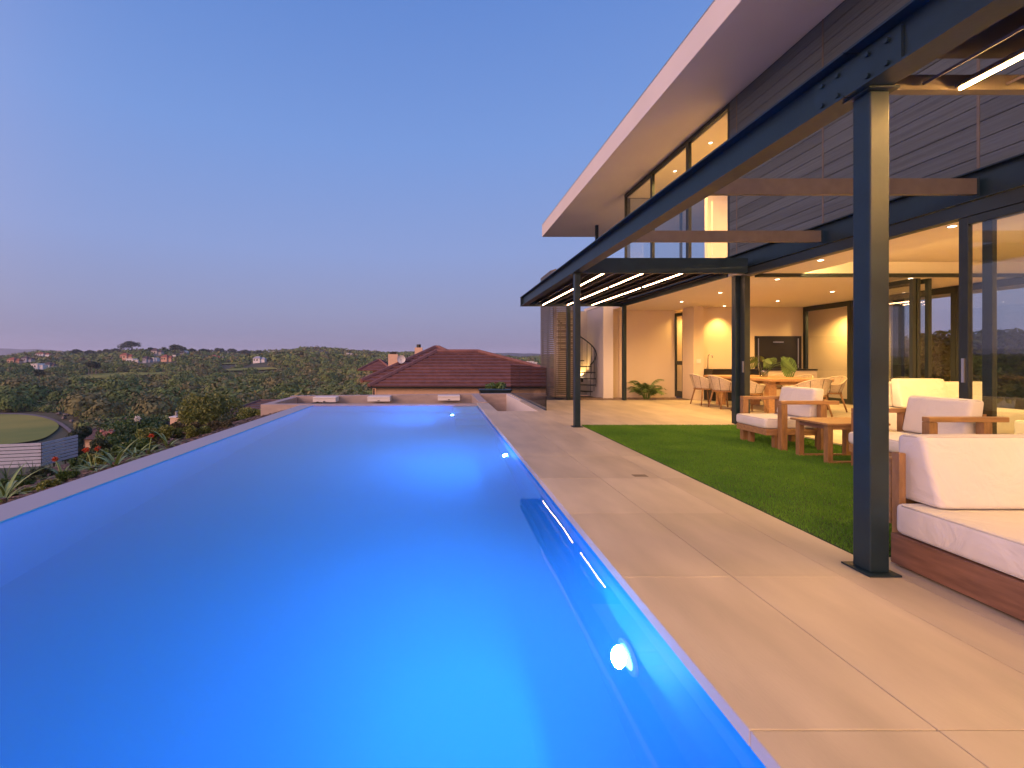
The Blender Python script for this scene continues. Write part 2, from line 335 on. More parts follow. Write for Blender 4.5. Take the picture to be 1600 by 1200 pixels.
def scatter(n, d0, d1, pxr=(-220, 1060)):
    px = rng.uniform(*pxr, n); D = np.exp(rng.uniform(math.log(d0), math.log(d1), n)); x = (px - VX) / F * D; y = D
    ok = ~((x / y < -.79) & (y < 118))
    for fp in fairs:
        for g_ in (1, 1.02, 1.04, 1.06, 1.09): ok &= ~inpoly(x * g_, y * g_, fp)
    return x[ok], y[ok]
def crownmass(x, y, s, per, lf, m):
    n = len(x); c = np.column_stack([x, y, hgt(x, y) + s * .35]); k = np.repeat(np.arange(n), per); N_ = len(k)
    d = rng.normal(size=(N_, 3)); d[:, 2] = np.abs(d[:, 2]) * 1.1 - .15; d /= np.linalg.norm(d, axis=1)[:, None]
    ph = rng.random((n, 2))[k] * 6.28
    rad = s[k] * (.72 + .28 * rng.random(N_)) * (1 + .25 * np.sin(d[:, 0] * 5 + ph[:, 0]) * np.sin(d[:, 1] * 5 + ph[:, 1]))
    p = c[k] + d * rad[:, None] * np.array([1, 1, .8])
    u = np.cross(d, rng.normal(size=(N_, 3))); u /= np.linalg.norm(u, axis=1)[:, None]; w = np.cross(d, u) + d * rng.normal(0, .45, (N_, 1)); sz = (lf * s[k] * rng.uniform(.6, 1.4, N_))[:, None]
    V = np.stack([p - u * sz, p + w * sz * .8, p + u * sz, p - w * sz * .8], 1).reshape(-1, 3)
    return stuff(npmesh('scrub_woodland', V, np.arange(4 * N_).reshape(N_, 4), m, k=4), 'dark green and brown scrub woodland covering the valley and hills', 'woodland')
for (n_, d0, d1, s0, s1, per, lf) in ((420, 95, 400, 3.4, 6.0, 480, .075), (4200, 68, 170, .7, 2.0, 150, .13), (8500, 160, 420, 1.4, 3.6, 56, .19), (8000, 400, 1000, 2.2, 5.5, 26, .27)):
    x, y = scatter(n_, d0, d1)
    ok = np.ones(len(x), bool)
    for (hx, hy, hw) in HP:
        ax = hx / hy; lat = np.abs(x - ax * y); ok &= ~((lat < hw * .68) & (y < hy + 6) & (y > hy - 55))
    x, y = x[ok], y[ok]; s_ = rng.uniform(s0, s1, len(x)); n3 = len(x) // 3
    crownmass(x[n3:], y[n3:], s_[n3:], per, lf, M['wood_mass']); crownmass(x[:n3], y[:n3], s_[:n3], per, lf, M['wood_mass2'])
# ---------------------------------------------------------------- leaves, trees, plants
def leaves(name, centers, radii, n, size, m, parent=None, squash=.85, shell=.55):
    c = np.asarray(centers, float); rr = np.asarray(radii, float); k = rng.choice(len(c), n, p=rr ** 2 / (rr ** 2).sum())
    d = rng.normal(size=(n, 3)); d /= np.linalg.norm(d, axis=1)[:, None]
    rad = rr[k] * (shell + (1 - shell) * rng.random(n) ** .6) * (1 + .12 * np.sin(d[:, 0] * 7 + k) * np.sin(d[:, 2] * 6)); p = c[k] + d * rad[:, None] * np.array([1, 1, squash])
    u = rng.normal(size=(n, 3)); u /= np.linalg.norm(u, axis=1)[:, None]; w = np.cross(u, rng.normal(size=(n, 3))); w /= np.linalg.norm(w, axis=1)[:, None]
    s = size * rng.uniform(.6, 1.3, n)[:, None]
    V = np.stack([p - u * s, p + w * s * .45, p + u * s, p - w * s * .45], 1).reshape(-1, 3)
    Fq = np.arange(4 * n).reshape(n, 4)
    return npmesh(name, V, Fq, m, parent, k=4)
def tree(name, label, cat, loc, w, h, n, size, m, lumps=14, trunk=None, group=None, squash=.8, crown_low=.15):
    t = thing(name, label, cat, loc, group); L = Vector(loc)
    cs = []; rs = []
    for i in range(lumps):
        a = random.uniform(0, 6.28); rad = random.uniform(.05, .5) * w * .75; zz = random.uniform(crown_low + .15, .8) * h
        f = 1 - .5 * max(0, (zz / h - .5)) * 2
        cs.append((L.x + math.cos(a) * rad * f, L.y + math.sin(a) * rad * f, L.z + zz)); rs.append(random.uniform(.14, .27) * min(w, h * 1.1))
    if trunk is None: trunk = .035 * w + .02
    b = MB(); b.tube([L + Vector((0, 0, -.3)), L + Vector((.02 * w, 0, h * .25)), L + Vector((-.02 * w, .01, h * .55))], [trunk, trunk * .75, trunk * .35], 8)
    for c in cs[:7]:
        b.tube([L + Vector((0, 0, h * random.uniform(.15, .4))), Vector(c)], [trunk * .45, trunk * .12], 6)
    b.build('trunk', M['bark'], t, smooth=True)
    leaves('crown', cs, rs, n, size, m, t, squash)
    return t
def straps(mb, c, n, L, wd, up=.9, rise=.6, tilt0=0):
    for i in range(n):
        a = 6.283 * i / n + random.uniform(-.3, .3); l = L * random.uniform(.65, 1.15); el = random.uniform(.35, 1.35) * up; d = Vector((math.cos(a), math.sin(a), 0)); sd = Vector((-d.y, d.x, 0))
        p = Vector(c); pts = []; S = 7
        for k in range(S + 1):
            t = k / S; pts.append((p.copy(), wd * (1 - t ** 2.2) + .001)); ee = el - 1.9 * rise * t; p = p + (d * math.cos(ee) + Vector((0, 0, math.sin(ee)))) * l / S
        base = len(mb.v)
        for q, w_ in pts: mb.v += [tuple(q - sd * w_), tuple(q + Vector((0, 0, -.25 * w_))), tuple(q + sd * w_)]
        for k in range(S):
            for j in (0, 1): mb.f.append((base + 3 * k + j, base + 3 * k + j + 1, base + 3 * k + j + 4, base + 3 * k + j + 3))
def atp(px, py, Y): return Vector(((px - VX) / F * Y, Y, CAMH - (py - VY) / F * Y))
# ---------------------------------------------------------------- pool
WZ = -.075
p = thing('swimming_pool', 'long infinity pool full of glowing blue water with pale stone rim', 'swimming pool', (0, 5, 0))
PX0, PX1, PY0, PY1, PB = -3.40, 1.02, -2.5, 12.3, -1.45
b = MB(); b.box(PX0 - .4, PX0 - .012, PY0 - .4, PY1 - .004, -3.2, -.066)
b.build('infinity_edge', M['wet'], p, bevel=.006)
b = MB(); b.box(PX0 - .012, PX0, PY0, PY1, PB, -.068); b.box(PX1, PX1 + .02, PY0, PY1, PB, -.062); b.box(PX0, PX1, PY1 - .02, PY1 - .002, PB, -.10); b.box(PX0, PX1, PY0 - .02, PY0, PB, -.068); b.box(PX0 - .4, PX1 + .02, PY0 - .02, PY1, PB - .2, PB)
b.build('pool_lining', M['plaster'], p)
b = MB()
for k in range(4): b.box(.36 + .0 * k, PX1, 9.9 + .6 * k, PY1 - .022, PB + .001 if k == 0 else PB + .32 * k, PB + .32 * (k + 1))
b.build('pool_steps', M['plaster'], p)
b = MB(); b.box(PX0 - .008, PX1 + .008, PY0 - .008, PY1 - .012, PB - .05, WZ)
wo = b.build('water', M['water']); st(wo)
b = MB(); b.box(1.022, 1.3, PY0, 10.3, -1.6, -.062); b.build('side_wall', M['stone'], p)
# pool lamps
def pool_lamp(x, y, z, label, power=172):
    t = thing('pool_lamp', label, 'pool light', (x, y, z), 'pool lights on the right wall')
    b = MB(); b.tube([(x - .001, y, z), (x - .02, y, z)], .115, 28); b.build('trim_ring', M['white'], t, bevel=.004)
    b = MB(); b.tube([(x - .021, y, z), (x - .032, y, z)], [.08, .06], 24); b.build('lens', M['pledm'], t)
    l = bpy.data.lights.new('pool_lamp_light', 'AREA'); l.shape = 'DISK'; l.size = .14; l.energy = power; l.color = (.10, .325, 1.0); l.spread = R(180)
    lo = bpy.data.objects.new('lamp_light', l); C.objects.link(lo); lo.parent = t; lo.location = (-.06, 0, 0); lo.rotation_euler = (0, R(116), 0)
    return t
pool_lamp(PX1, 2.44, -.71, 'nearest round pool light glowing white under the water by the deck')
pool_lamp(PX1, 6.70, -.74, 'middle round pool light under the water, halfway along the deck wall')
pool_lamp(.36, 10.95, -.70, 'farthest pool light, small dot beside the pool steps')
pool_lamp(PX1, -1.8, -.72, 'added unseen pool light in the deck wall behind the viewer', 90)  # unseen lamp added behind the camera so the near water is lit too
pe = pool_lamp(-1.9, PY0, -.55, 'added unseen pool light in the short end wall behind the viewer', 270); pe.rotation_euler = (0, 0, R(-90))  # added fill lamp out of view, brightens the near left of the pool
b = MB(); b.tube([(PX1 - .001, 1.72, -.62), (PX1 - .012, 1.72, -.62)], .035, 18); tag(b.build('pool_inlet', M['white']), 'small round white water inlet in the pool wall', 'pool inlet')
# far basin
b = MB(); b.box(-4.84, 1.3, PY1, PY1 + .26, -3.2, -.045); b.box(-4.84, -4.6, PY1 + .26, 14.7, -3.2, -.045)
b.prism([(-4.84, 14.7), (2.46, 15.75), (2.46, 16.0), (-4.84, 14.95)], -3.2, -.02)
b.box(1.08, 1.32, 12.56, 15.4, -3.2, -.004)
b.box(-4.6, 1.08, 12.56, 15.3, -1.0, -.9)
tag(b.build('catch_basin', M['stone'], bevel=.005), 'pinkish stone basin wall across the far end of the pool', 'basin wall')
b = MB(); b.prism([(-4.601, 12.559), (1.081, 12.559), (1.081, 15.54), (-4.601, 14.73)], -.95, -.36)
st(b.build('basin_water', M['water']))
for (xa, lab) in ((-4.02, 'left white rectangular spout on the basin wall beyond the pool'), (-2.33, 'middle white rectangular spout on the basin wall'), (-.06, 'right white rectangular spout on the basin wall')):
    yy = 14.7 + (xa + 4.84) * .144
    t = thing('water_spout', lab, 'spout', (xa + .36, yy, -.1), 'spouts on the basin wall')
    b = MB(); b.box(xa, xa + .73, yy - .42, yy + .06, -.075, -.03); b.box(xa, xa + .73, yy - .40, yy + .06, -.19, -.0755); b.build('spout_body', M['white'], t, bevel=.008)
    b = MB(); b.box(xa + .33, xa + .4, yy - .425, yy - .402, -.17, -.15); b.build('nozzle', M['steel'], t)
# ---------------------------------------------------------------- deck slabs
def slabs(mb, x0, x1, y0, y1, z0=-.03, z1=0.):
    gx = [x0] + [g for g in np.arange(1.0, 14, .61) if x0 + .02 < g < x1 - .02] + [x1]
    gy = [y0] + [g for g in np.arange(1.47 - 1.03 * 6, 16, 1.03) if y0 + .02 < g < y1 - .02] + [y1]
    for i in range(len(gx) - 1):
        for j in range(len(gy) - 1):
            mb.box(gx[i] + .0015, gx[i + 1] - .0015, gy[j] + .0015, gy[j + 1] - .0015, z0, z1)
b = MB(); slabs(b, 1.0, 1.61, -4, 10.35, -.058); slabs(b, 1.0, 1.32, 10.35, PY1 - .005, -.058); st(b.build('pool_coping', M['tile'], bevel=.003, seg=1))
REG = [(1.61, 2.53, -4, 10.35), (2.3, 2.53, 10.35, 13.1), (2.53, 10.6, 8.15, 13.1), (2.53, 5.45, -4, 2.75), (5.45, 10.6, -4, 8.15)]
b = MB()
for r in REG: slabs(b, *r)
st(b.build('deck', M['tile'], bevel=.0015, seg=1))
b = MB(); b.box(1.3, 2.52, -4, 10.34, -.6, -.012); b.box(2.305, 10.6, 8.14, 13.1, -.6, -.013); b.box(2.52, 5.44, -4, 2.76, -.6, -.013); b.box(5.44, 12.6, -4, 8.14, -.6, -.012)
b.box(2.52, 5.44, 2.76, 8.14, -.6, -.016); b.box(1.3, 1.6, 10.34, 10.345, -.6, -.02); b.box(10.6, 12.6, 8.14, 15, -.6, -.012); b.box(2.46, 10.6, 13.1, 15.2, -.6, -.05)
st(b.build('deck_base', M['grout']))
# artificial lawn
b = MB(); b.box(2.532, 5.445, 2.755, 8.145, -.0155, .002); st(b.build('turf_base', M['turf']))
n = 190000; gx = rng.uniform(2.54, 5.44, n); gy = rng.uniform(2.76, 8.14, n) ; a = rng.uniform(0, 6.28, n); hh = rng.uniform(.014, .030, n); wdt = .0022 + .0006 * gy / 4
px_ = np.stack([gx - np.cos(a) * wdt, gy - np.sin(a) * wdt, np.full(n, .0)], 1); p2 = np.stack([gx + np.cos(a) * wdt, gy + np.sin(a) * wdt, np.full(n, .0)], 1)
tp = np.stack([gx + rng.normal(0, .008, n), gy + rng.normal(0, .008, n), hh], 1)
Vg = np.stack([px_, p2, tp], 1).reshape(-1, 3)
stuff(npmesh('artificial_grass', Vg, np.arange(3 * n).reshape(n, 3), M['blade']), 'bright green artificial grass lawn beside the stone deck', 'grass')
b = MB(); b.box(1.98, 2.12, 4.62, 4.70, 0.0, .0022); tag(b.build('floor_drain', M['tube']), 'small flat drain cover set in the stone deck', 'drain cover')
# ---------------------------------------------------------------- stairwell and glass balustrade
b = MB()
b.box(1.32, 2.3, 10.34, 10.352, -2.6, -.005)
b.box(1.318, 1.322, 10.352, 12.5, -2.6, -.03)
for k in range(11): b.box(1.325, 2.298, 10.36 + .28 * k, 10.36 + .28 * (k + 1), -2.6, -.19 * (k + 1))
tag(b.build('outdoor_stairs', M['tile'], bevel=.004), 'stone stairs going down in the pit beside the pool end', 'stairs')
b = MB(); b.box(2.302, 2.52, 10.36, 15.76, -2.6, -.035); tag(b.build('stair_wall', M['white']), 'pale plastered wall under the glass balustrade', 'low wall')
b = MB(); b.box(2.40, 2.5, 13.11, 15.7, -.034, -.004); st(b.build('wall_capping', M['tile']))
t = thing('glass_balustrade', 'frameless smoked glass balustrade beside the stair pit', 'balustrade', (2.46, 13, 0))
for y0, y1 in ((10.5, 12.25), (12.265, 14.0), (14.015, 15.75)):
    pn = B('glass_panel', M['bglass'], (2.452, 2.464, y0, y1, .012, .99), t)
    B('polished_edge', M['black'], (2.4515, 2.4645, y0, y0 + .006, .012, .99), pn)
B('base_channel', M['steel'], (2.44, 2.476, 10.5, 15.75, 0.001, .014), t)
# ---------------------------------------------------------------- pergola
pg = thing('steel_pergola', 'dark steel pergola with louvres and light strips along the pool terrace', 'pergola', (2.44, 7, 0))
def ibeam_y(mb, xc, w, y0, y1, z0, z1, tf=.014, tw=.012):
    mb.box(xc - w / 2, xc + w / 2, y0, y1, z0, z0 + tf); mb.box(xc - w / 2, xc + w / 2, y0, y1, z1 - tf, z1); mb.box(xc - tw / 2, xc + tw / 2, y0 + .003, y1 - .003, z0 + tf, z1 - tf)
BX = 2.405
b = MB(); ibeam_y(b, BX, .165, 2.62, 13.15, 2.70, 2.965); b.build('edge_beam', M['steel'], pg)
bb = MB(); ibeam_y(bb, BX, .165, -3.5, 2.612, 2.70, 2.965); ob = bb.build('edge_beam', M['steel'], pg)
b = MB()
b.box(BX - .022, BX - .008, 2.35, 2.90, 2.735, 2.93)
b.build('splice_plate', M['steel'], ob)
for (yy, zz) in ((2.42, 2.77), (2.42, 2.89), (2.53, 2.77), (2.53, 2.89), (2.72, 2.77), (2.72, 2.89), (2.83, 2.77), (2.83, 2.89)):
    MB().tube([(BX - .0225, yy, zz), (BX - .037, yy, zz)], .014, 6).build('bolt', M['steel'], ob)
def post(x0, x1, y0, y1, z1, plate=True):
    o = B('post', M['steel'], (x0, x1, y0, y1, .012, z1), pg, bevel=.006)
    if plate:
        B('base_plate', M['steel'], (x0 - .035, x1 + .035, y0 - .035, y1 + .035, .0015, .0115), o)
        B('cap_plate', M['steel'], (x0 - .03, x1 + .03, y0 - .03, y1 + .03, z1 + .001, z1 + .012), o)
    return o
post(2.388, 2.495, 2.524, 2.632, 2.685)
post(2.355, 2.455, 7.93, 8.03, 2.685, True)
post(5.36, 5.47, 8.25, 8.36, 2.79, False)
post(5.20, 5.30, 12.9, 13.0, 2.69, False)
post(3.64, 3.74, 13.0, 13.1, 2.69, False)
# inner (house side) beam
b = MB(); ibeam_y(b, 5.49, .15, -3.5, 13.3, 2.81, 3.11); b.build('house_beam', M['steel'], pg)
# cross beams
B('cross_beam', M['steel'], (2.50, 5.41, 7.99, 8.06, 2.70, 2.965), pg)
B('cross_beam', M['steel'], (2.33, 5.41, 13.10, 13.15, 2.70, 2.965), pg)
B('cross_beam', M['tube'], (2.50, 5.41, 2.615, 2.67, 2.745, 2.83), pg)
B('purlin', M['tube'], (2.42, 5.43, 4.60, 4.65, 2.862, 3.02), pg)
B('purlin', M['tube'], (2.42, 5.43, 6.48, 6.53, 2.862, 3.02), pg)
for (x0, y0) in ((5.431, 4.585), (5.431, 6.465)): B('bracket', M['steel'], (x0, x0 + .01, y0, y0 + .09, 2.84, 3.03), pg)
for (ya, yb) in ((8.07, 13.09), (-3.4, 2.605)):
    for k in range(12):
        xx = 2.60 + .238 * k
        b = MB(); ya_, yb_ = ya + .004, yb - .004
        c, s_ = math.cos(R(28)), math.sin(R(28)); w = .085; h = .014
        P = [(xx - w * c, 2.80 - w * s_), (xx + w * c, 2.80 + w * s_), (xx + w * c - h * s_, 2.80 + w * s_ + h * c), (xx - w * c - h * s_, 2.80 - w * s_ + h * c)]
        b.hexa([(P[0][0], ya_, P[0][1]), (P[1][0], ya_, P[1][1]), (P[1][0], yb_, P[1][1]), (P[0][0], yb_, P[0][1])], [(P[3][0], ya_, P[3][1]), (P[2][0], ya_, P[2][1]), (P[2][0], yb_, P[2][1]), (P[3][0], yb_, P[3][1])])
        b.build('louvre_blade', M['louvre'], pg)
    B('louvre_cover', M['louvre'], (2.50, 5.40, ya + .001, yb - .001, 2.915, 2.93), pg)
    for xx in (2.955, 3.66, 4.37):
        segs = [(ya + .05, (ya + yb) / 2 - .8), ((ya + yb) / 2 - .3 - .35, yb - .05)] if ya > 0 else [(ya + .05, yb - .02)]
        for s0, s1 in segs: B('led_strip', M['led_far'] if ya > 0 else M['led'], (xx - (.007 if ya > 0 else .0048), xx + (.007 if ya > 0 else .0048), s0, s1, 2.724, 2.738), pg)
        B('strip_channel', M['louvre'], (xx - .017, xx + .017, ya + .03, yb - .01, 2.739, 2.765), pg)
# ---------------------------------------------------------------- house
hs = thing('modern_house', 'two storey modern house with white flat roof and grey clad upper floor', 'house', (8, 6, 0))
RX, RZ, RT, RY = 4.18, 6.16, 6.64, 18.6
rf = B('roof', M['white'], (RX, 12.6, -5, RY, RZ, RT), hs, bevel=.01)
B('roof_edge_trim', M['chrome'], (RX - .006, 12.606, -5.0, RY + .006, RT + .001, RT + .02), rf)
# cladding boards
b = MB()
ed = [-4, -2.97, -1.04, .89, 2.81, 4.73, 6.65, 8.58, 8.80]
zrow = np.arange(3.115, 6.16, .178)
for i in range(len(ed) - 1):
    if ed[i + 1] - ed[i] < .2: 
        pass
    for z in zrow:
        b.box(5.60, 5.628, ed[i] + .006, ed[i + 1] - .006, z + .004, min(z + .174, 6.155))
cl = b.build('upper_wall_cladding', M['clad'], hs)
B('cladding_backing', M['black'], (5.629, 5.70, -4, 8.80, 3.11, 6.158), cl)
for yj in ed[1:-1]: B('joint_strip', M['tube'], (5.594, 5.6, yj - .012, yj + .012, 3.115, 6.155), cl)
# upper windows  Y 8.8 .. 13.8
wy = [8.80, 10.3, 12.05, 13.8]
for i in range(3):
    w = MB(); y0, y1 = wy[i] + .005, wy[i + 1] - .005
    for e_ in ((y0, y0 + .05), (y1 - .05, y1)): w.box(5.60, 5.67, e_[0], e_[1], 3.12, 6.15)
    w.box(5.60, 5.67, y0 + .051, y1 - .051, 3.12, 3.17); w.box(5.60, 5.67, y0 + .051, y1 - .051, 6.06, 6.15)
    wo_ = w.build('window', M['frame'], hs); B('pane', M['glass'], (5.63, 5.638, y0 + .05, y1 - .05, 3.17, 6.06), wo_)
w = MB(); w.box(5.70, 5.78, 13.80, 13.86, 3.12, 6.15); w.box(8.9, 9.0, 13.80, 13.86, 3.12, 6.15); w.box(7.3, 7.36, 13.80, 13.86, 3.12, 6.15); w.box(5.78, 8.9, 13.8, 13.86, 6.06, 6.15)
wo_ = w.build('window', M['frame'], hs); B('pane', M['glass'], (5.78, 8.9, 13.82, 13.828, 3.12, 6.06), wo_)
# upper room
B('upper_ceiling', M['ceil'], (5.70, 11.0, 8.6, 13.79, 6.06, 6.157), hs)
B('wall', M['ceil'], (9.0, 9.15, 8.95, 13.85, 3.12, 6.05), hs)
B('wall', M['ceil'], (5.71, 9.15, 8.81, 8.93, 3.12, 6.05), hs)
B('wall', M['ceil'], (7.0, 9.0, 11.9, 12.02, 3.12, 6.05), hs)
dr = B('inner_door', M['white'], (7.1, 7.9, 11.84, 11.895, 3.13, 5.3), hs); B('door_handle', M['chrome'], (7.78, 7.86, 11.81, 11.838, 4.15, 4.17), dr)
B('upper_floor_slab', M['ceil'], (5.58, 12.5, -4, 17.6, 3.006, 3.105), hs)
B('balcony_post', M['steel'], (5.80, 5.90, 16.9, 17.0, 3.11, 6.155), hs)
# living room ceiling and patio ceiling
B('ceiling', M['ceil'], (5.58, 6.40, -4, 8.10, 2.70, 2.80), hs)
B('ceiling', M['ceil'], (6.402, 12.4, -4, 8.10, 2.92, 3.0), hs)
B('ceiling', M['ceil'], (5.30, 12.4, 8.11, 14.5, 2.70, 2.80), hs)
B('patio_edge_beam', M['steel'], (5.27, 5.298, 8.36, 13.3, 2.69, 2.80), hs)
B('fascia', M['steel'], (5.299, 5.57, 8.38, 14.5, 2.803, 2.808), hs)
B('ceiling_riser', M['ceil'], (6.402, 10.598, 8.101, 8.109, 2.70, 2.92), hs)
B('cove_light', M['cove'], (6.404, 6.43, -3.5, 8.0, 2.83, 2.85), hs)
B('partition_track', M['frame'], (5.6, 10.58, 8.02, 8.09, 2.64, 2.699), hs)
# door heads along the facade and sliding doors
B('door_head', M['frame'], (5.44, 5.56, -4, 8.24, 2.665, 2.80), hs)
B('floor_track', M['frame'], (5.452, 5.56, -4, 8.24, .001, .014), hs)
def slider(y0, y1, x, handle=True):
    w = MB(); w.box(x, x + .05, y0, y0 + .085, .02, 2.66); w.box(x, x + .05, y1 - .085, y1, .02, 2.66); w.box(x, x + .05, y0 + .086, y1 - .086, .02, .11); w.box(x, x + .05, y0 + .086, y1 - .086, 2.58, 2.66)
    o = w.build('sliding_door', M['frame'], hs, bevel=.003); B('pane', M['glass'], (x + .02, x + .028, y0 + .08, y1 - .08, .1, 2.6), o)
    if handle: B('handle', M['chrome'], (x - .014, x - .001, y1 - .06, y1 - .035, .95, 1.2), o)
slider(2.45, 4.78, 5.45); slider(2.30, 4.62, 5.505, False); slider(.0, 2.4, 5.45); slider(-2.4, -.05, 5.45)
o = B('folded_door', M['frame'], (5.435, 5.53, 8.11, 8.24, .02, 2.66), hs); B('handle', M['chrome'], (5.42, 5.4345, 8.13, 8.16, .95, 1.15), o)
# folded partition panels
for (x0, x1) in ((8.44, 8.50), (8.52, 8.58), (8.72, 8.78)):
    o = MB().box(x0, x1, 8.12, 8.18, .02, 2.63).box(x0, x1, 8.95, 9.01, .02, 2.63).box(x0, x1, 8.181, 8.949, .02, .1).box(x0, x1, 8.181, 8.949, 2.55, 2.63).build('folded_door', M['frame'], hs); B('pane', M['glass'], ((x0 + x1) / 2 - .004, (x0 + x1) / 2 + .004, 8.18, 8.95, .1, 2.55), o)
# patio walls
B('wall', M['cream'], (5.60, 7.38, 14.2, 14.4, -.05, 2.699), hs)          # wall behind the palm
B('wall', M['cream'], (7.32, 7.50, 13.12, 13.72, 0.001, 2.699), hs)
B('wall', M['cream'], (7.501, 7.62, 13.12, 13.40, .001, 2.699), hs)
w = MB(); w.box(7.33, 7.38, 13.725, 13.76, .02, 2.6); w.box(7.33, 7.38, 14.14, 14.198, .02, 2.6); w.box(7.33, 7.38, 13.761, 14.139, .02, .2); w.box(7.33, 7.38, 13.761, 14.139, 1.0, 1.12); w.box(7.33, 7.38, 13.761, 14.139, 2.5, 2.6)
B('wall', M['cream'], (7.3, 8.4, 14.401, 14.5, .001, 2.699), hs); B('wall', M['cream'], (8.3, 8.4, 13.501, 14.40, .001, 2.699), hs)
dd = w.build('side_door', M['frame'], hs); B('pane', M['glass'], (7.35, 7.356, 13.76, 14.14, .2, 2.5), dd)
B('wall', M['cream'], (7.621, 10.75, 13.30, 13.50, .001, 2.699), hs)
B('wall', M['white'], (5.0, 5.30, 13.9, 15.6, -.05, 2.80), hs)
B('wall', M['cream'], (5.301, 5.6, 14.25, 14.5, -.05, 2.80), hs)
B('wall', M['white'], (3.95, 5.0, 15.45, 15.6, -.05, 2.80), hs)
# glazed wall on the right  X 10.6
w = MB(); yy = [8.15, 9.35, 10.55, 11.75, 13.28]
for i in range(4):
    w = MB(); y0, y1 = yy[i] + .003, yy[i + 1] - .003
    w.box(10.60, 10.68, y0, y0 + .09, .02, 2.69); w.box(10.60, 10.68, y1 - .09, y1, .02, 2.69); w.box(10.60, 10.68, y0 + .091, y1 - .091, .02, .14); w.box(10.60, 10.68, y0 + .091, y1 - .091, 2.56, 2.69)
    o = w.build('glazed_door', M['frame'], hs); B('pane', M['glass'], (10.63, 10.638, y0 + .09, y1 - .09, .14, 2.56), o)
B('wall', M['cream'], (10.6, 10.8, -4, 8.14, .001, 2.915), hs)
B('wall', M['cream'], (5.7, 10.6, -4.2, -4.0, .001, 2.69), hs)
B('wall', M['cream'], (11.8, 11.95, 11.9, 15, .001, 2.699), hs)
dr = B('inner_door', M['cream'], (11.765, 11.798, 12.5, 13.4, .01, 2.2), hs)
for z in (.3, 1.1, 1.95): B('hinge', M['tube'], (11.755, 11.7645, 12.51, 12.54, z, z + .1), dr)
B('wall', M['cream'], (10.75, 12, 15.0, 15.15, .001, 2.699), hs)
# barbecue inset
bq = B('barbecue_front', M['bbq'], (9.2, 10.55, 13.27, 13.298, .88, 1.85), hs)
for x in (9.28, 10.44): B('side_rail', M['chrome'], (x, x + .025, 13.262, 13.269, .93, 1.78), bq)
B('handle', M['chrome'], (9.72, 10.02, 13.25, 13.269, 1.66, 1.69), bq)
# counter
ct = B('kitchen_counter', M['bbq'], (7.64, 9.0, 12.75, 13.295, .02, .86), hs); B('countertop', M['black'], (7.63, 10.55, 12.7, 13.296, .861, .90), ct)
B('ledge', M['cream'], (9.02, 10.55, 12.72, 13.296, .001, .858), hs)
t = thing('kitchen_tap', 'slim chrome tap on the dark counter by the bright wall', 'tap', (7.72, 13.1, .9))
MB().tube([(7.72, 13.1, .902), (7.72, 13.1, 1.25), (7.75, 13.08, 1.32), (7.80, 13.03, 1.30), (7.80, 13.02, 1.22)], .012, 8).build('spout', M['chrome'], t, smooth=True)
MB().tube([(7.72, 13.1, .95), (7.78, 13.08, .97)], .007, 6).build('lever', M['chrome'], t)
t = thing('wall_socket', 'white double socket on the brightly lit wall above the counter', 'wall socket', (8.75, 13.3, 1.1)); B('plate', M['white'], (8.74, 8.86, 13.288, 13.299, 1.06, 1.2), t); B('rocker', M['white'], (8.77, 8.80, 13.284, 13.2875, 1.11, 1.15), t)
t = thing('light_switch', 'white light switch on the end of the cream wall', 'light switch', (7.45, 13.1, 1.1)); B('plate', M['white'], (7.40, 7.52, 13.108, 13.119, 1.06, 1.18), t); B('rocker', M['white'], (7.44, 7.48, 13.104, 13.1075, 1.09, 1.15), t)
# ---------------------------------------------------------------- downlights
WARM = (1.0, .56, .15)
def downlight(x, y, z, label, power=45, tilt=None, group='ceiling downlights', ang=150):
    t = thing('downlight', label, 'downlight', (x, y, z), group)
    MB().tube([(x, y, z - .001), (x, y, z - .007)], .05, 20).build('trim_ring', M['white'], t)
    MB().tube([(x, y, z - .0072), (x, y, z - .010)], .034, 16).build('lens', M['lampw'], t)
    l = bpy.data.lights.new('downlight_lamp', 'SPOT'); l.energy = power * 3.4; l.color = WARM; l.spot_size = R(ang); l.spot_blend = .7; l.shadow_soft_size = .05
    lo = bpy.data.objects.new('lamp_light', l); C.objects.link(lo); lo.parent = t; lo.location = (0, 0, -.03)
    if tilt: lo.rotation_euler = tilt
    return t
DL = [(6.38, 8.6, 2.7, 'patio downlight nearest the opening, left row, above the dining chairs'), (6.38, 10.35, 2.7, 'middle downlight of the left row in the patio ceiling'), (6.38, 12.0, 2.7, 'farthest downlight of the left row, close to the palm wall'),
      (8.8, 8.5, 2.7, 'nearest downlight of the right row, beside the folded glass doors'), (8.8, 10.2, 2.7, 'middle downlight of the right row above the dining table'), (8.8, 11.85, 2.7, 'farthest downlight of the right row in front of the barbecue'),
      (5.8, 6.93, 2.7, 'bright living room downlight just left of the thick near post'), (5.8, 5.15, 2.7, 'bright living room downlight right of the thick near post'), (5.8, 3.35, 2.7, 'living room downlight above the indoor sofa by the glass'), (5.8, 1.2, 2.7, 'living room downlight nearest the viewer'), (5.8, -1.2, 2.7, 'living room downlight behind the viewer')]
for d in DL: downlight(*d, power=60)
for x, y, l in ((8.3, 6, 'recessed living room light over the far indoor sofa'), (8.3, 3, 'recessed living room light in the raised ceiling'), (8.3, 0, 'recessed living room light at the near end of the raised ceiling')): downlight(x, y, 2.92, l, 80)
downlight(8.12, 12.98, 2.7, 'wall washing downlight making a bright patch above the counter', 55, None, ang=100)
downlight(11.2, 13.0, 2.7, 'downlight in the side room behind the glazed doors', 130)
downlight(7.75, 13.9, 2.7, 'downlight in the passage behind the narrow glazed door', 40)
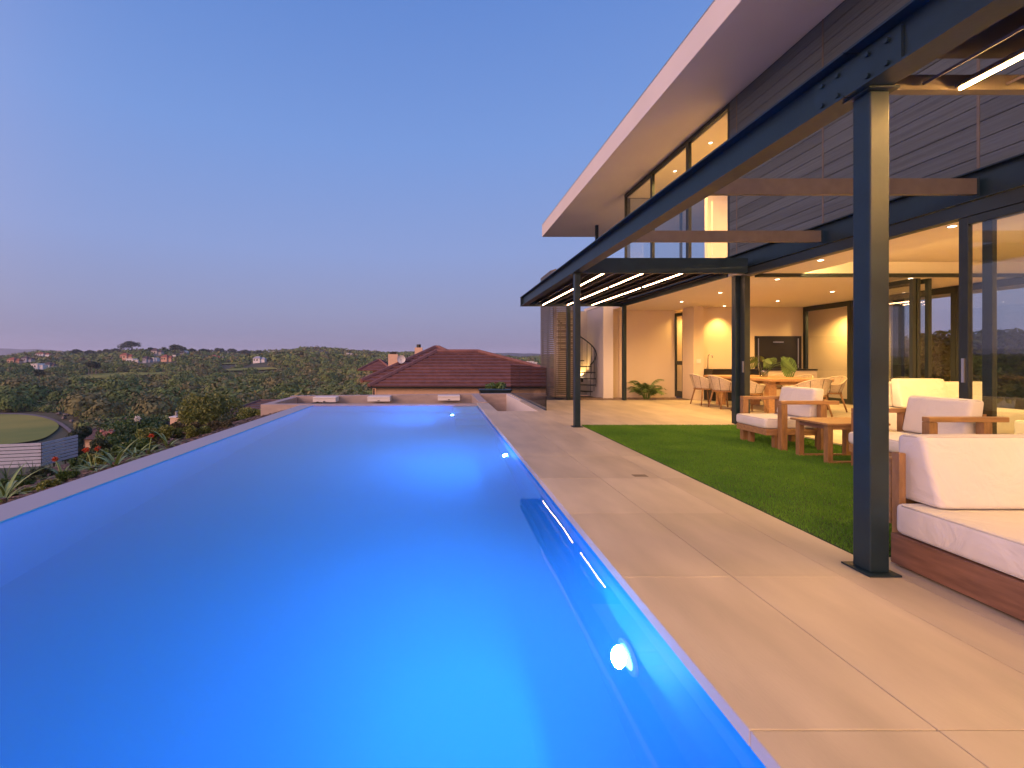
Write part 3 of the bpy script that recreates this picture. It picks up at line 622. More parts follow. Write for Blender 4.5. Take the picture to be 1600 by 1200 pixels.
downlight(6.1, 10.25, 6.06, 'right upstairs downlight seen through the upper windows', 130); downlight(6.1, 11.8, 6.06, 'left upstairs downlight seen through the upper windows', 130); downlight(7.9, 9.9, 6.06, 'upstairs downlight deeper in the bedroom', 60)
# stair uplight
t = thing('wall_uplight', 'small wall light throwing a warm streak behind the spiral stair', 'wall light', (4.82, 15.41, .5))
MB().box(4.79, 4.85, 15.38, 15.449, .40, .5).build('housing', M['steel'], t); MB().box(4.80, 4.84, 15.39, 15.44, .5005, .504).build('lens', M['lampw'], t)
l = bpy.data.lights.new('uplight_lamp', 'SPOT'); l.energy = 45; l.color = WARM; l.spot_size = R(75); l.spot_blend = .6; l.shadow_soft_size = .02
lo = bpy.data.objects.new('lamp_light', l); C.objects.link(lo); lo.parent = t; lo.location = (0, -.02, .05); lo.rotation_euler = (R(180), 0, 0)
# ---------------------------------------------------------------- slatted screen + spiral stair
t = thing('slatted_screen', 'tall brown horizontal slatted screen around the spiral stair', 'screen', (3.4, 13.7, 0))
outline = [(3.40, 15.30), (3.40, 13.95), (3.46, 13.80), (3.58, 13.72), (4.24, 13.70), (4.26, 13.72)]
def slat(mb, z, pts, th=.02, h=.03):
    for i in range(len(pts) - 1):
        a_ = Vector((*pts[i], 0)); c_ = Vector((*pts[i + 1], 0)); d = (c_ - a_).normalized(); nn = Vector((-d.y, d.x, 0)) * th / 2
        if (c_ - a_).length < .03: continue
        mb.hexa([a_ - nn + Vector((0, 0, z)), c_ - nn + Vector((0, 0, z)), c_ + nn + Vector((0, 0, z)), a_ + nn + Vector((0, 0, z))], [a_ - nn + Vector((0, 0, z + h)), c_ - nn + Vector((0, 0, z + h)), c_ + nn + Vector((0, 0, z + h)), a_ + nn + Vector((0, 0, z + h))])
for k in range(64):
    z = .03 + k * .0605
    mb_ = MB(); slat(mb_, z, outline, .024, .049); mb_.build('slat', M['tube'], t)
for (x, y) in ((3.43, 15.2), (3.43, 14.5), (3.50, 13.84), (4.2, 13.74), (3.85, 13.74)): B('upright', M['steel'], (x, x + .04, y, y + .04, .001, 3.92), t)
t = thing('spiral_stair', 'dark steel spiral staircase with curved handrail behind the screen', 'staircase', (3.85, 14.4, 0))
cx, cy = 4.32, 14.60
MB().cyl((cx, cy), .055, .001, 3.1, 16).build('centre_pole', M['steel'], t)
for k in range(15):
    a0 = R(-75) + k * R(24) ; a1 = a0 + R(24); z = .19 * (k + 1)
    mb_ = MB(); mb_.prism([(cx + .05 * math.cos(a0), cy + .05 * math.sin(a0)), (cx + (.66) * math.cos(a0), cy + (.66) * math.sin(a0)), (cx + (.66) * math.cos(a1), cy + (.66) * math.sin(a1)), (cx + .05 * math.cos(a1), cy + .05 * math.sin(a1))], z - .03, z); mb_.build('tread', M['steel'], t)
pts = [(cx + (.66) * math.cos(R(-60) + i * R(8)), cy + (.66) * math.sin(R(-60) + i * R(8)), 1.0 + .19 * i * 8 / 24) for i in range(33)]
MB().tube(pts, .02, 8).build('handrail', M['steel'], t, smooth=True)
for i in range(0, 33, 2):
    q_ = pts[i]; MB().tube([(q_[0], q_[1], max(.01, q_[2] - .95)), q_], .008, 6).build('baluster', M['steel'], t)
# gravel bed and palm
b = MB(); b.v = [(4.9, 13.11, -.03), (7.31, 13.11, -.03), (7.31, 14.19, -.03), (4.9, 14.19, -.03)]; b.f = [(0, 1, 2, 3)]; st(b.build('gravel_bed', M['gravel']))
n = 3500; P = np.column_stack([rng.uniform(4.2, 7.3, n), rng.uniform(13.13, 14.15, n), np.full(n, -.022)]); 
stuff(blobs('gravel', P, rng.uniform(.008, .024, n), 1, M['gravel'], .6), 'brown gravel under the palm against the back wall', 'gravel')
t = thing('palm_plant', 'small feathery palm growing against the cream patio wall', 'palm', (6.15, 13.55, -.03))
b = MB(); lf = MB()
for i in range(26):
    a_ = i * 2.4 + random.uniform(-.3, .3); l_ = random.uniform(.45, .80); el = random.uniform(.95, 1.5); p_ = Vector((6.15 + .05 * math.cos(a_), 13.55 + .05 * math.sin(a_), -.03)); d = Vector((math.cos(a_), math.sin(a_) * .7, 0)).normalized(); pts = [p_.copy()]
    for k in range(14):
        ee = el - 2.0 * (k / 14) ** 2.0; p_ = p_ + (d * math.cos(ee) + Vector((0, 0, math.sin(ee)))) * l_ / 12; pts.append(p_.copy())
        if k > 3:
            sd = Vector((-d.y, d.x, 0)); w0 = (d * math.cos(ee) + Vector((0, 0, math.sin(ee)))) * .016
            for s_ in (-1, 1):
                for sh in (0, .5):
                    q0 = p_ + w0 * sh * 2; tip = q0 + sd * s_ * .15 * (1 - abs(k - 8) / 10) + d * .07 + Vector((0, 0, random.uniform(-.07, 0)))
                    lf.add([q0 - w0, q0 + w0, tip], [(0, 1, 2)])
    b.tube(pts, [.008 - .0004 * k for k in range(len(pts))], 5)
b.build('stem', M['leaf'], t); lf.build('frond', M['leaf'], t)
# ---------------------------------------------------------------- furniture
def cushion(name, parent, b4, t4, bev=.035):
    o = MB().hexa(b4, t4).build(name, M['fabric'], parent, bevel=bev, smooth=True, seg=4)
    cb = sum((Vector(v) for v in b4), Vector()) / 4; ct_ = sum((Vector(v) for v in t4), Vector()) / 4; k = bev * .30; mb = MB()
    for q4, c_, sg in ((b4, cb, 1), (t4, ct_, -1)):
        pts = []
        for v in q4:
            d = Vector(v) - c_; p_ = Vector(v) - Vector((math.copysign(k, d.x), math.copysign(k, d.y), 0)) + Vector((0, 0, sg * k)); pts.append(p_)
        full = []
        for i in range(4):
            a_, b_ = pts[i], pts[(i + 1) % 4]; e_ = bev * 1.0 / max(.01, (b_ - a_).length)
            for f in (min(.3, e_), .5, 1 - min(.3, e_)): full.append(a_.lerp(b_, f))
        mb.tube(full, .0045, 6, closed=True)
    if parent.get('category'): mb.build('piping', M['piping'], o, smooth=True)
    return o
def rect4(x0, x1, y0, y1, z): return [(x0, y0, z), (x1, y0, z), (x1, y1, z), (x0, y1, z)]
# armchair facing -X, built at its own place
def armchair(label):
    x0, y0 = 4.30, 5.88
    t = thing('armchair', label, 'armchair', (x0 + .45, y0 + .4, 0), 'teak armchairs on the lawn')
    for (ya, yb) in ((5.885, 5.955), (6.63, 6.70)):
        B('leg', M['wood'], (4.42, 4.50, ya, yb, .003, .60), t, bevel=.004)
        B('leg', M['wood'], (4.93, 5.01, ya, yb, .003, .60), t, bevel=.004)
        B('armrest', M['woodx'], (4.42, 5.17, ya, yb, .602, .648), t, bevel=.004)
    B('seat_frame', M['woodx'], (4.30, 5.12, 5.99, 6.595, .185, .27), t, bevel=.004)
    for (xa, ya) in ((4.44, 6.50), (4.44, 6.03), (5.02, 6.50), (5.02, 6.03)): B('leg', M['wood'], (xa, xa + .06, ya, ya + .06, .003, .184), t)
    for ya in (5.956, 6.596): B('side_rail', M['woodx'], (4.50, 5.05, ya, ya + .033, .20, .262), t)
    cushion('seat_cushion', t, rect4(4.285, 5.0, 5.985, 6.60, .272), rect4(4.285, 5.0, 5.985, 6.60, .405))
    cushion('back_cushion', t, [(4.86, 5.99, .41), (5.03, 5.99, .41), (5.03, 6.595, .41), (4.86, 6.595, .41)], [(4.94, 5.99, .80), (5.08, 5.99, .80), (5.08, 6.595, .80), (4.94, 6.595, .80)])
    B('back_frame', M['woodx'], (5.085, 5.115, 6.02, 6.57, .27, .66), t)
    return t
a1 = armchair('teak armchair with white cushions left of the thick near post')
a2 = dup(a1, Vector(a1.location) + Vector((.16, -1.63, 0)), None, 'teak armchair with white cushions right of the thick near post, behind the sofa')
# coffee table
t = thing('coffee_table', 'low square teak side table between the two armchairs', 'coffee table', (4.74, 5.4, 0))
for xa in (4.41, 4.985):
    for ya in (5.17, 5.58): B('leg', M['wood'], (xa, xa + .06, ya, ya + .06, .025, .44), t, bevel=.003)
for ya in (5.17, 5.58): B('floor_rail', M['woodx'], (4.41, 5.045, ya, ya + .06, .004, .0245), t); B('apron', M['woodx'], (4.471, 4.984, ya, ya + .05, .39, .44), t)
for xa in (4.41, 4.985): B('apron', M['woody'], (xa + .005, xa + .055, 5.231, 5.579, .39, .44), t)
B('table_top', M['woodx'], (4.37, 5.085, 5.13, 5.68, .441, .465), t, bevel=.004)
# day bed sofa, near right
t = thing('outdoor_sofa', 'large low teak sofa with thick white cushions at the near right', 'sofa', (3.5, 2.1, 0))
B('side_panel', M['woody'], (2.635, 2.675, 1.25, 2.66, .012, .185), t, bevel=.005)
B('front_panel', M['woodx'], (2.676, 4.9, 1.25, 1.29, .012, .185), t, bevel=.004)
B('rear_panel', M['woodx'], (2.676, 4.9, 2.62, 2.66, .012, .185), t, bevel=.004)
B('plinth', M['black'], (2.665, 4.88, 1.30, 2.61, .003, .17), t)
B('back_post', M['wood'], (2.69, 2.73, 2.663, 2.71, .012, .645), t, bevel=.004)
B('back_rail', M['woodx'], (2.731, 4.9, 2.755, 2.79, .20, .60), t, bevel=.004)
cushion('seat_cushion', t, rect4(2.645, 3.75, 1.26, 2.65, .188), rect4(2.645, 3.75, 1.26, 2.65, .362), .03)
cushion('seat_cushion', t, rect4(3.76, 4.88, 1.26, 2.65, .188), rect4(3.76, 4.88, 1.26, 2.65, .362), .03)
cushion('back_cushion', t, [(2.755, 2.50, .366), (3.75, 2.50, .366), (3.75, 2.74, .366), (2.755, 2.74, .366)], [(2.755, 2.60, .755), (3.75, 2.60, .755), (3.75, 2.75, .745), (2.755, 2.75, .745)], .03)
cushion('back_cushion', t, [(3.765, 2.50, .366), (4.75, 2.50, .366), (4.75, 2.74, .366), (3.765, 2.74, .366)], [(3.765, 2.60, .755), (4.75, 2.60, .755), (4.75, 2.75, .745), (3.765, 2.75, .745)], .03)
# dining table
t = thing('dining_table', 'long oak dining table on slab legs under the patio roof', 'dining table', (7.8, 11, 0))
B('table_top', M['tablewood'], (7.12, 8.45, 9.75, 12.3, .70, .755), t, bevel=.006)
B('apron', M['tablewood'], (7.45, 8.1, 9.95, 12.1, .62, .699), t)
for x in (7.22, 8.1):
    for y in (9.98, 11.75): B('leg', M['tablewood'], (x, x + .17, y, y + .15, .003, .698), t, bevel=.004)
def dchair():
    t = thing('dining_chair', 'x', 'dining chair', (0, 0, 0), 'rope dining chairs')
    for sx in (-1, 1):
        for sy in (-1, 1): MB().tube([(sx * .17, sy * .16, .43), (sx * .25, sy * .24, .004)], [.022, .015], 8).build('leg', M['wood'], t, smooth=True)
    MB().prism([(.27 * math.cos(a), .26 * math.sin(a)) for a in np.linspace(0, 6.283, 29)[:-1]], .40, .44).build('seat_frame', M['wood'], t, bevel=.01)
    MB().prism([(.255 * math.cos(a), .245 * math.sin(a)) for a in np.linspace(0, 6.283, 29)[:-1]], .441, .50).build('seat_cushion', M['fabric'], t, bevel=.02, smooth=True)
    an = np.linspace(R(-30), R(210), 25)          # opening towards -Y
    def zt(a): return .62 + .17 * max(0, math.sin(a)) ** 1.0
    b = MB(); b.tube([(.33 * math.cos(a), .31 * math.sin(a) + .03 * max(0, math.sin(a)), zt(a)) for a in an], .016, 8)
    b.build('top_rail', M['rope'], t, smooth=True)
    b = MB()
    for k in range(14):
        f = k / 13.6
        b.tube([((.26 + .07 * f) * math.cos(a), (.25 + .06 * f) * math.sin(a) + .03 * f * max(0, math.sin(a)), .46 + (zt(a) - .46) * f) for a in an], .0115, 6)
    b.build('rope_back', M['rope'], t, smooth=True)
    b = MB()
    for a in np.linspace(R(-30), R(210), 7): b.tube([(.25 * math.cos(a), .24 * math.sin(a), .42), (.335 * math.cos(a), .315 * math.sin(a) + .03 * max(0, math.sin(a)), zt(a))], .009, 6)
    b.build('back_frame', M['tube'], t)
    return t
ch = dchair(); PI = math.pi
spots = [(6.85, 11.75, PI / 2, 'farthest rope dining chair on the left side of the table'), (6.85, 10.95, PI / 2, 'middle rope dining chair on the left side of the table'), (6.9, 10.15, PI / 2, 'nearest rope dining chair on the left side, beside the dark post'),
         (8.75, 12.0, -PI / 2, 'farthest rope dining chair on the right side of the table'), (8.75, 11.2, -PI / 2, 'middle rope dining chair on the right side of the table'), (8.8, 10.35, -PI / 2, 'nearest rope dining chair on the right side, in front of the glazed doors'), (7.78, 9.55, PI, 'rope dining chair at the near head of the table, behind the armchair')]
for i, (x, y, r, l) in enumerate(spots):
    if i == 0: ch.location = (x, y, 0); ch.rotation_euler = (0, 0, r); ch['label'] = l
    else: dup(ch, (x, y, 0), r, l)
# vase with monstera
t = thing('glass_vase', 'clear glass vase on the dining table holding monstera leaves', 'vase', (7.83, 11, .756))
MB().tube([(7.83, 11, .757), (7.83, 11, .86), (7.83, 11, .99)], [.085, .095, .105], 24).build('vase_body', M['tglass'], t, smooth=True)
t = thing('monstera_leaves', 'big split monstera leaves standing in the glass vase', 'cut leaves', (7.83, 11, .77))
for (tx, ty, tz, s_, yaw, tilt) in ((8.22, 10.8, 1.08, .33, .1, 1.35), (8.28, 10.95, 1.12, .30, .2, 1.15), (7.55, 10.9, 1.16, .22, 2.9, 1.0), (7.80, 10.85, 1.15, .2, -1.6, .9), (7.5, 11.2, 1.26, .2, 2.4, .7), (8.0, 11.25, 1.2, .22, 1.0, .9)):
    MB().tube([(7.83, 11, .78), ((7.83 + tx) / 2, (11 + ty) / 2, tz - .06), (tx - .15 * s_ * math.cos(yaw), ty, tz)], .006, 6).build('stalk', M['leaf'], t)
    mb_ = MB(); n_ = 9
    rot = Matrix.Translation((tx, ty, tz)) @ Matrix.Rotation(yaw, 4, 'Z') @ Matrix.Rotation(tilt * .5, 4, 'Y') @ Matrix.Rotation(tilt, 4, 'X')
    for s2 in (-1, 1):
        for k in range(n_):
            u0 = k / n_; u1 = (k + .50) / n_; x0 = (-.3 + 1.3 * u0) * s_; x1 = (-.3 + 1.3 * u1) * s_; wd = s_ * .85 * math.sin(math.pi * min(1, (u0 + .12) * .86)) ** .6
            q_ = [(x0, 0, 0), (x1, 0, 0), (x1 + .14 * s_, s2 * wd * .9, -.03), (x0 + .10 * s_, s2 * wd, -.04)]
            mb_.add([rot @ Vector(v) for v in q_], [(0, 1, 2, 3)])
        q_ = [(-.3 * s_, 0, 0), (1.0 * s_, 0, 0), (.8 * s_, s2 * .16 * s_, -.004), (-.2 * s_, s2 * .3 * s_, -.004)]
        mb_.add([rot @ Vector((v[0], v[1], v[2] + .002)) for v in q_], [(0, 1, 2, 3)])
    mb_.build('leaf_blade', M['leaf'], t)
# indoor sofas
def isofa(x0, x1, y0, y1, face, label):
    t = thing('indoor_sofa', label, 'sofa', ((x0 + x1) / 2, (y0 + y1) / 2, 0), 'indoor white sofas')
    cushion('base', t, rect4(x0, x1, y0, y1, .08), rect4(x0, x1, y0, y1, .42))
    if face == 'S':
        cushion('backrest', t, rect4(x0, x1, y1 - .24, y1, .425), rect4(x0, x1, y1 - .18, y1, .82))
        cushion('back_cushion', t, rect4(x0 + .2, (x0 + x1) / 2, y1 - .42, y1 - .25, .43), rect4(x0 + .2, (x0 + x1) / 2, y1 - .34, y1 - .22, .88))
    else:
        cushion('backrest', t, rect4(x1 - .24, x1, y0, y1, .425), rect4(x1 - .18, x1, y0, y1, .78))
        cushion('back_cushion', t, rect4(x1 - .42, x1 - .25, y0 + .2, (y0 + y1) / 2, .43), rect4(x1 - .34, x1 - .22, y0 + .2, (y0 + y1) / 2, .8))
    for xx in (x0 + .04, x1 - .1):
        for yy2 in (y0 + .04, y1 - .1): B('foot', M['wood'], (xx, xx + .06, yy2, yy2 + .06, .002, .079), t)
isofa(7.0, 8.9, 6.6, 7.5, 'S', 'white indoor sofa behind the armchair right of the near post')
isofa(7.3, 8.3, 3.4, 5.8, 'W', 'white indoor sofa seen through the sliding glass at the right edge')
# ---------------------------------------------------------------- red roofed neighbour
def roofface(mb, e0, e1, r0, r1, rows, lift=.05):
    e0, e1, r0, r1 = map(Vector, (e0, e1, r0, r1)); nn = (e1 - e0).cross(r0 - e0 if (r0 - e0).length > .1 else r1 - e0).normalized()
    if nn.z < 0: nn = -nn
    for k in range(rows):
        a, c = k / rows, (k + 1) / rows
        L0, L1 = e0.lerp(r0, a), e1.lerp(r1, a); U0, U1 = e0.lerp(r0, c), e1.lerp(r1, c)
        seg = max(1, int((L1 - L0).length / 3))
        for s_ in range(seg):
            f0, f1 = s_ / seg, (s_ + 1) / seg
            A, B_, C_, D_ = L0.lerp(L1, f0), L0.lerp(L1, f1), U0.lerp(U1, f1), U0.lerp(U1, f0)
            mb.add([A + nn * lift, B_ + nn * lift, C_ + nn * .005, D_ + nn * .005, A - nn * .02, B_ - nn * .02], [(0, 1, 2, 3), (4, 5, 1, 0)])
def hip(parent, x0, x1, y0, y1, ze, rx0, rx1, ry0, ry1, zr, m, rows=14, name='roof', lift=.05):
    mb = MB(); c = [(x0, y0, ze), (x1, y0, ze), (x1, y1, ze), (x0, y1, ze)]; a = (rx0, ry0, zr); b_ = (rx1, ry0, zr); c2 = (rx1, ry1, zr); d_ = (rx0, ry1, zr)
    roofface(mb, c[0], c[1], a, b_, rows, lift); roofface(mb, c[1], c[2], b_, c2, rows, lift); roofface(mb, c[2], c[3], c2, d_, rows, lift); roofface(mb, c[3], c[0], d_, a, rows, lift)
    if rx1 - rx0 > .01 and ry1 - ry0 > .01: mb.add([a, b_, c2, d_], [(0, 1, 2, 3)])
    o = mb.build(name, m, parent)
    mb = MB()
    for p_, q_ in ((c[0], a), (c[1], b_), (c[2], c2), (c[3], d_), (a, b_), (a, d_)):
        if (Vector(p_) - Vector(q_)).length > .05: mb.tube([Vector(p_) + Vector((0, 0, .04)), Vector(q_) + Vector((0, 0, .04))], .09 * lift / .05, 6)
    mb.build('ridge_tiles', m, o)
    return o
t = thing('neighbour_house', 'peach house with dark red tiled hip roof beyond the pool end', 'house', (1, 32, -4))
B('wall', M['peach'], (-3.7, 9.5, 26.4, 33.2, -6, -.48), t); B('wall', M['peach'], (-4.7, 4.3, 33.201, 39.5, -6, -.36), t); B('wall', M['peach'], (-5.3, -4.701, 36, 38, -6, .35), t)
ra = hip(t, -5.1, 4.7, 29.6, 40, -.30, -.35, -.1, 34.7, 35.2, 2.02, M['rooft'], 11, lift=.085)
rb = hip(t, -4.05, 9.9, 26, 33.6, -.42, -.2, 2.5, 29.7, 29.9, 1.62, M['rooft'], 11, lift=.085)
hip(t, -6.2, -3.6, 34.6, 38.6, .28, -4.9, -4.8, 36.4, 36.6, 1.05, M['rooft'], 7)
B('gutter', M['black'], (-4.1, 9.9, 25.93, 26.0, -.50, -.41), t)
MB().tube([(-3.8, 26.3, -6), (-3.8, 26.3, -.55)], .05, 8).build('downpipe', M['black'], t)
cm = B('chimney', M['peach'], (-3.62, -2.95, 32.0, 32.7, -.2, 1.5), t); B('chimney_cap', M['black'], (-3.5, -3.07, 32.12, 32.58, 1.5, 1.66), cm)
cm = B('chimney', M['peach'], (-1.95, -1.35, 35.5, 36.1, .2, 2.05), t); MB().cyl((-1.65, 35.8), .17, 2.05, 2.3, 12).build('chimney_pot', M['black'], cm)
B('trim_band', M['black'], (-3.6, 9.4, 26.36, 26.398, -1.28, -1.24), t); B('trim_band', M['black'], (.9, 4, 26.35, 26.398, -1.60, -1.55), t)
d = thing('satellite_dish', 'round white satellite dish beside the chimney on the red roof', 'satellite dish', (-2.7, 31.8, 1.1))
mb = MB()
for k, (r_, dy) in enumerate(((.0, .08), (.12, .07), (.22, .03), (.29, -.02))):
    for j in range(20): mb.v.append((-2.68 + r_ * math.cos(j * .314), 31.8 + dy, 1.14 + r_ * math.sin(j * .314)))
for k in range(3):
    for j in range(20): mb.f.append((k * 20 + j, k * 20 + (j + 1) % 20, (k + 1) * 20 + (j + 1) % 20, (k + 1) * 20 + j))
mb.build('dish_bowl', M['dishw'], d, smooth=True); MB().tube([(-2.68, 31.88, 1.14), (-2.68, 32.2, .9), (-2.9, 32.3, .8)], .02, 6).build('bracket_arm', M['steel'], d); MB().tube([(-2.68, 31.75, .9), (-2.68, 31.45, 1.14)], .012, 5).build('feed_arm', M['steel'], d)
# dark planter + shrub behind the glass
t = thing('roof_planter', 'dark grey long planter box behind the pool wall', 'planter', (2.9, 20, -1)); MB().box(1.78, 4.1, 19.9, 20.5, -3.5, -.24).build('planter_box', M['steel'], t); MB().box(1.74, 4.15, 19.86, 20.54, -.239, -.17).build('rim', M['steel'], t)
tree('green_shrub', 'round green shrub behind the dark planter in front of the red roof', 'shrub', (2.7, 21.2, -1.6), 1.6, 2.05, 2600, .09, M['leaf'], 9)
# ---------------------------------------------------------------- left neighbours
t = thing('low_house', 'peach house with brown tiled roof below the garden, left', 'house', (-27, 42, -8))
B('wall', M['peach'], (-31.2, -26.8, 39.8, 46, -10, -5.75), t)
hip(t, -32.0, -26.2, 38.9, 47, -5.75, -29.4, -27.5, 42.5, 43.0, -4.45, M['roofb'], 12)
B('lean_to_roof', M['black'], (-29.2, -27, 38.6, 39.75, -6.9, -6.8), t)
MB().tube([(-31.15, 39.7, -10), (-31.15, 39.7, -5.8)], .06, 6).build('downpipe', M['black'], t)
t = thing('white_chimney', 'small white chimney with metal cowl rising between the shrubs', 'chimney', (-23.6, 41, -6)); MB().box(-24.05, -23.15, 40.6, 41.4, -8, -4.1).build('stack', M['peach'], t); MB().box(-24.12, -23.08, 40.53, 41.47, -4.099, -4.0).build('cap', M['white'], t); MB().cyl((-23.7, 41), .12, -3.999, -3.6, 10).build('cowl', M['chrome'], t)
t = thing('brown_roofed_house', 'low brown tiled roof just left of the pool basin', 'house', (-12, 34, -4))
B('wall', M['peach'], (-14.6, -9.5, 31, 37, -7, -2.75), t); hip(t, -15.2, -8.8, 30.4, 37.6, -2.75, -13.4, -10.5, 34, 34.1, -1.98, M['roofb'], 8)
# white slatted fence
t = thing('slatted_fence', 'white horizontal slat fence at the left edge below the garden', 'fence', (-22, 25, -4.7))
for (p0, p1) in (((-27.5, 23.6), (-21.9, 25.0)), ((-21.88, 25.03), (-21.95, 27.6))):
    p0 = Vector((*p0, 0)); p1 = Vector((*p1, 0)); d = (p1 - p0).normalized(); nn = Vector((-d.y, d.x, 0)) * .015
    for k in range(7):
        z0 = -4.72 + k * .19; z1 = z0 + .142
        MB().hexa([p0 - nn + Vector((0, 0, z0)), p1 - nn + Vector((0, 0, z0)), p1 + nn + Vector((0, 0, z0)), p0 + nn + Vector((0, 0, z0))], [p0 - nn + Vector((0, 0, z1)), p1 - nn + Vector((0, 0, z1)), p1 + nn + Vector((0, 0, z1)), p0 + nn + Vector((0, 0, z1))]).build('board', M['fencew'], t)
    for f in np.linspace(.02, .98, 4):
        q_ = p0.lerp(p1, f) + Vector((-d.y, d.x, 0)) * .05; B('fence_post', M['black'], (q_.x - .03, q_.x + .03, q_.y - .03, q_.y + .03, -5.3, -3.42), t)
# shrubs and trees, near left
def tree_px(name, label, cat, px, ytop, Yd, w, n, size, m, lumps, **k):
    p_ = atp(px, ytop, Yd); g = float(hgt(p_.x, p_.y)) - .1; return tree(name, label, cat, (p_.x, p_.y, g), w, (p_.z - g) * 1.02, n, size, m, lumps, **k)
M['olive'] = mat('olive_leaf', (.06, .06, .025), .7, col2=(.14, .11, .05), island=.4)
tree_px('leafy_tree', 'large yellow green tree left of the pool basin', 'tree', 327, 605, 25.5, 4.1, 38000, .075, M['leafy'], 34)
tree_px('broad_shrub', 'broad dark green shrub hiding the low peach house', 'shrub', 208, 648, 26, 5.2, 34000, .075, M['leaf'], 28)
for (px, yt, Yd, w_, lab) in ((182, 676, 17, 2.0, 'dark rounded shrub in front of the broad shrub'), (232, 668, 19, 2.0, 'rounded shrub at the right foot of the broad shrub'), (258, 676, 15.5, 1.5, 'dense shrub behind the farthest strappy plant'), (290, 668, 17.5, 2.2, 'dense shrub at the left foot of the big yellow green tree'), (372, 645, 20, 2.2, 'dense shrub at the right foot of the big yellow green tree')):
    tree_px('dense_shrub', lab, 'shrub', px, yt, Yd, w_, 11000, .05, M['leaf'] if px % 4 else M['leafd'], 16, group='dense shrubs below the garden bed')
tree_px('small_tree', 'small round dark tree behind the end of the white fence', 'tree', 120, 655, 33, 2.0, 8000, .1, M['leafd'], 12)
tree_px('green_bush', 'bright green feathery bush close to the basin corner', 'shrub', 388, 635, 17.6, 1.9, 15000, .05, M['leafy'], 16)
tree_px('green_bush', 'deep green low bush between the chimney and the broad shrub', 'shrub', 268, 664, 24, 1.6, 9000, .07, M['leaf'], 12)
tree_px('green_bush', 'dark round bush right at the corner of the stone basin', 'shrub', 412, 636, 21, 1.8, 9000, .06, M['leafd'], 12)
tree_px('brown_bush', 'olive brown scrubby bush along the pool edge', 'shrub', 352, 655, 13.4, 1.5, 10000, .045, M['olive'], 14)
tree_px('brown_bush', 'lower olive bush in front of the large yellow green tree', 'shrub', 318, 668, 12.2, 1.3, 10000, .045, M['olive'], 14)
# garden bed
bedpoly = [(-3.83, -3), (-3.83, 12), (-4.9, 12.2), (-5.2, 16), (-8.5, 17), (-12, 14), (-13.5, 8), (-12, -3)]
drape('garden_bed', bedpoly, M['soil'], .03, 30)
n = 16000; mx_ = rng.uniform(-12, -3.9, n); my = rng.uniform(1.5, 13, n); mz = hgt(mx_, my) + .045
v0 = np.array([(-1, -.4, 0), (1, -.3, .1), (.9, .4, 0), (-.9, .35, .12)]) ; an = rng.uniform(0, 6.28, n); sc = rng.uniform(.012, .045, n)
rx = v0[None, :, 0] * np.cos(an)[:, None] - v0[None, :, 1] * np.sin(an)[:, None]; ry = v0[None, :, 0] * np.sin(an)[:, None] + v0[None, :, 1] * np.cos(an)[:, None]
Vm = np.stack([mx_[:, None] + rx * sc[:, None], my[:, None] + ry * sc[:, None], mz[:, None] + (v0[None, :, 2] + rng.uniform(-.25, .25, (n, 4))) * sc[:, None]], -1).reshape(-1, 3)
stuff(npmesh('bark_mulch', Vm, np.arange(4 * n).reshape(n, 4), M['mulch'], k=4), 'brown bark mulch on the garden bed outside the pool', 'mulch')
def bedpt(px, X_):
    Yd = X_ * F / (px - VX); return X_, Yd, float(hgt(X_, Yd))
def strap_plant(px, X_, n, L, wd, label, flower=None, up=.9, rise=.6):
    x, y, g = bedpt(px, X_); z = g + .02
    t = thing('strap_leaf_plant', label, 'plant', (x, y, z), 'strappy plants along the pool edge')
    b = MB(); straps(b, (x, y, z), n, L, wd, up, rise); b.build('leaves', M['strap'], t)
    MB().cyl((x, y), .03, z - .1, z + .08, 8).build('stem', M['bark'], t)
    if flower:
        for (dx, dz) in flower:
            MB().tube([(x, y, z), (x + dx * .6, y, z + dz * .7), (x + dx, y, z + dz)], .008, 5).build('flower_stalk', M['strap'], t)
            leaves('flower_head', [(x + dx, y, z + dz)], [.036], 110, .02, M['red'], t, .8, .1)
strap_plant(8, -4.75, 26, .52, .017, 'large strappy plant at the left edge in the mulch')
strap_plant(4, -4.15, 12, .26, .012, 'small strappy plant low at the left edge beside the pool rim')
strap_plant(146, -4.75, 20, .42, .016, 'strappy plant with two orange red flower heads', [(-.10, .30), (.06, .32)])
strap_plant(180, -4.25, 16, .50, .020, 'tall yellow green strappy plant beside the pool rim', None, 1.05, .5)
strap_plant(212, -4.7, 18, .42, .016, 'strappy plant behind the tall yellow green one')
strap_plant(232, -4.45, 20, .40, .016, 'dense strappy plant with a small orange bud', [(.05, .3)])
strap_plant(262, -4.6, 16, .45, .017, 'farthest strappy plant along the pool rim')
strap_plant(97, -5.4, 14, .3, .014, 'low strappy plant in the mulch with an orange flower', [(-.1, .28)])
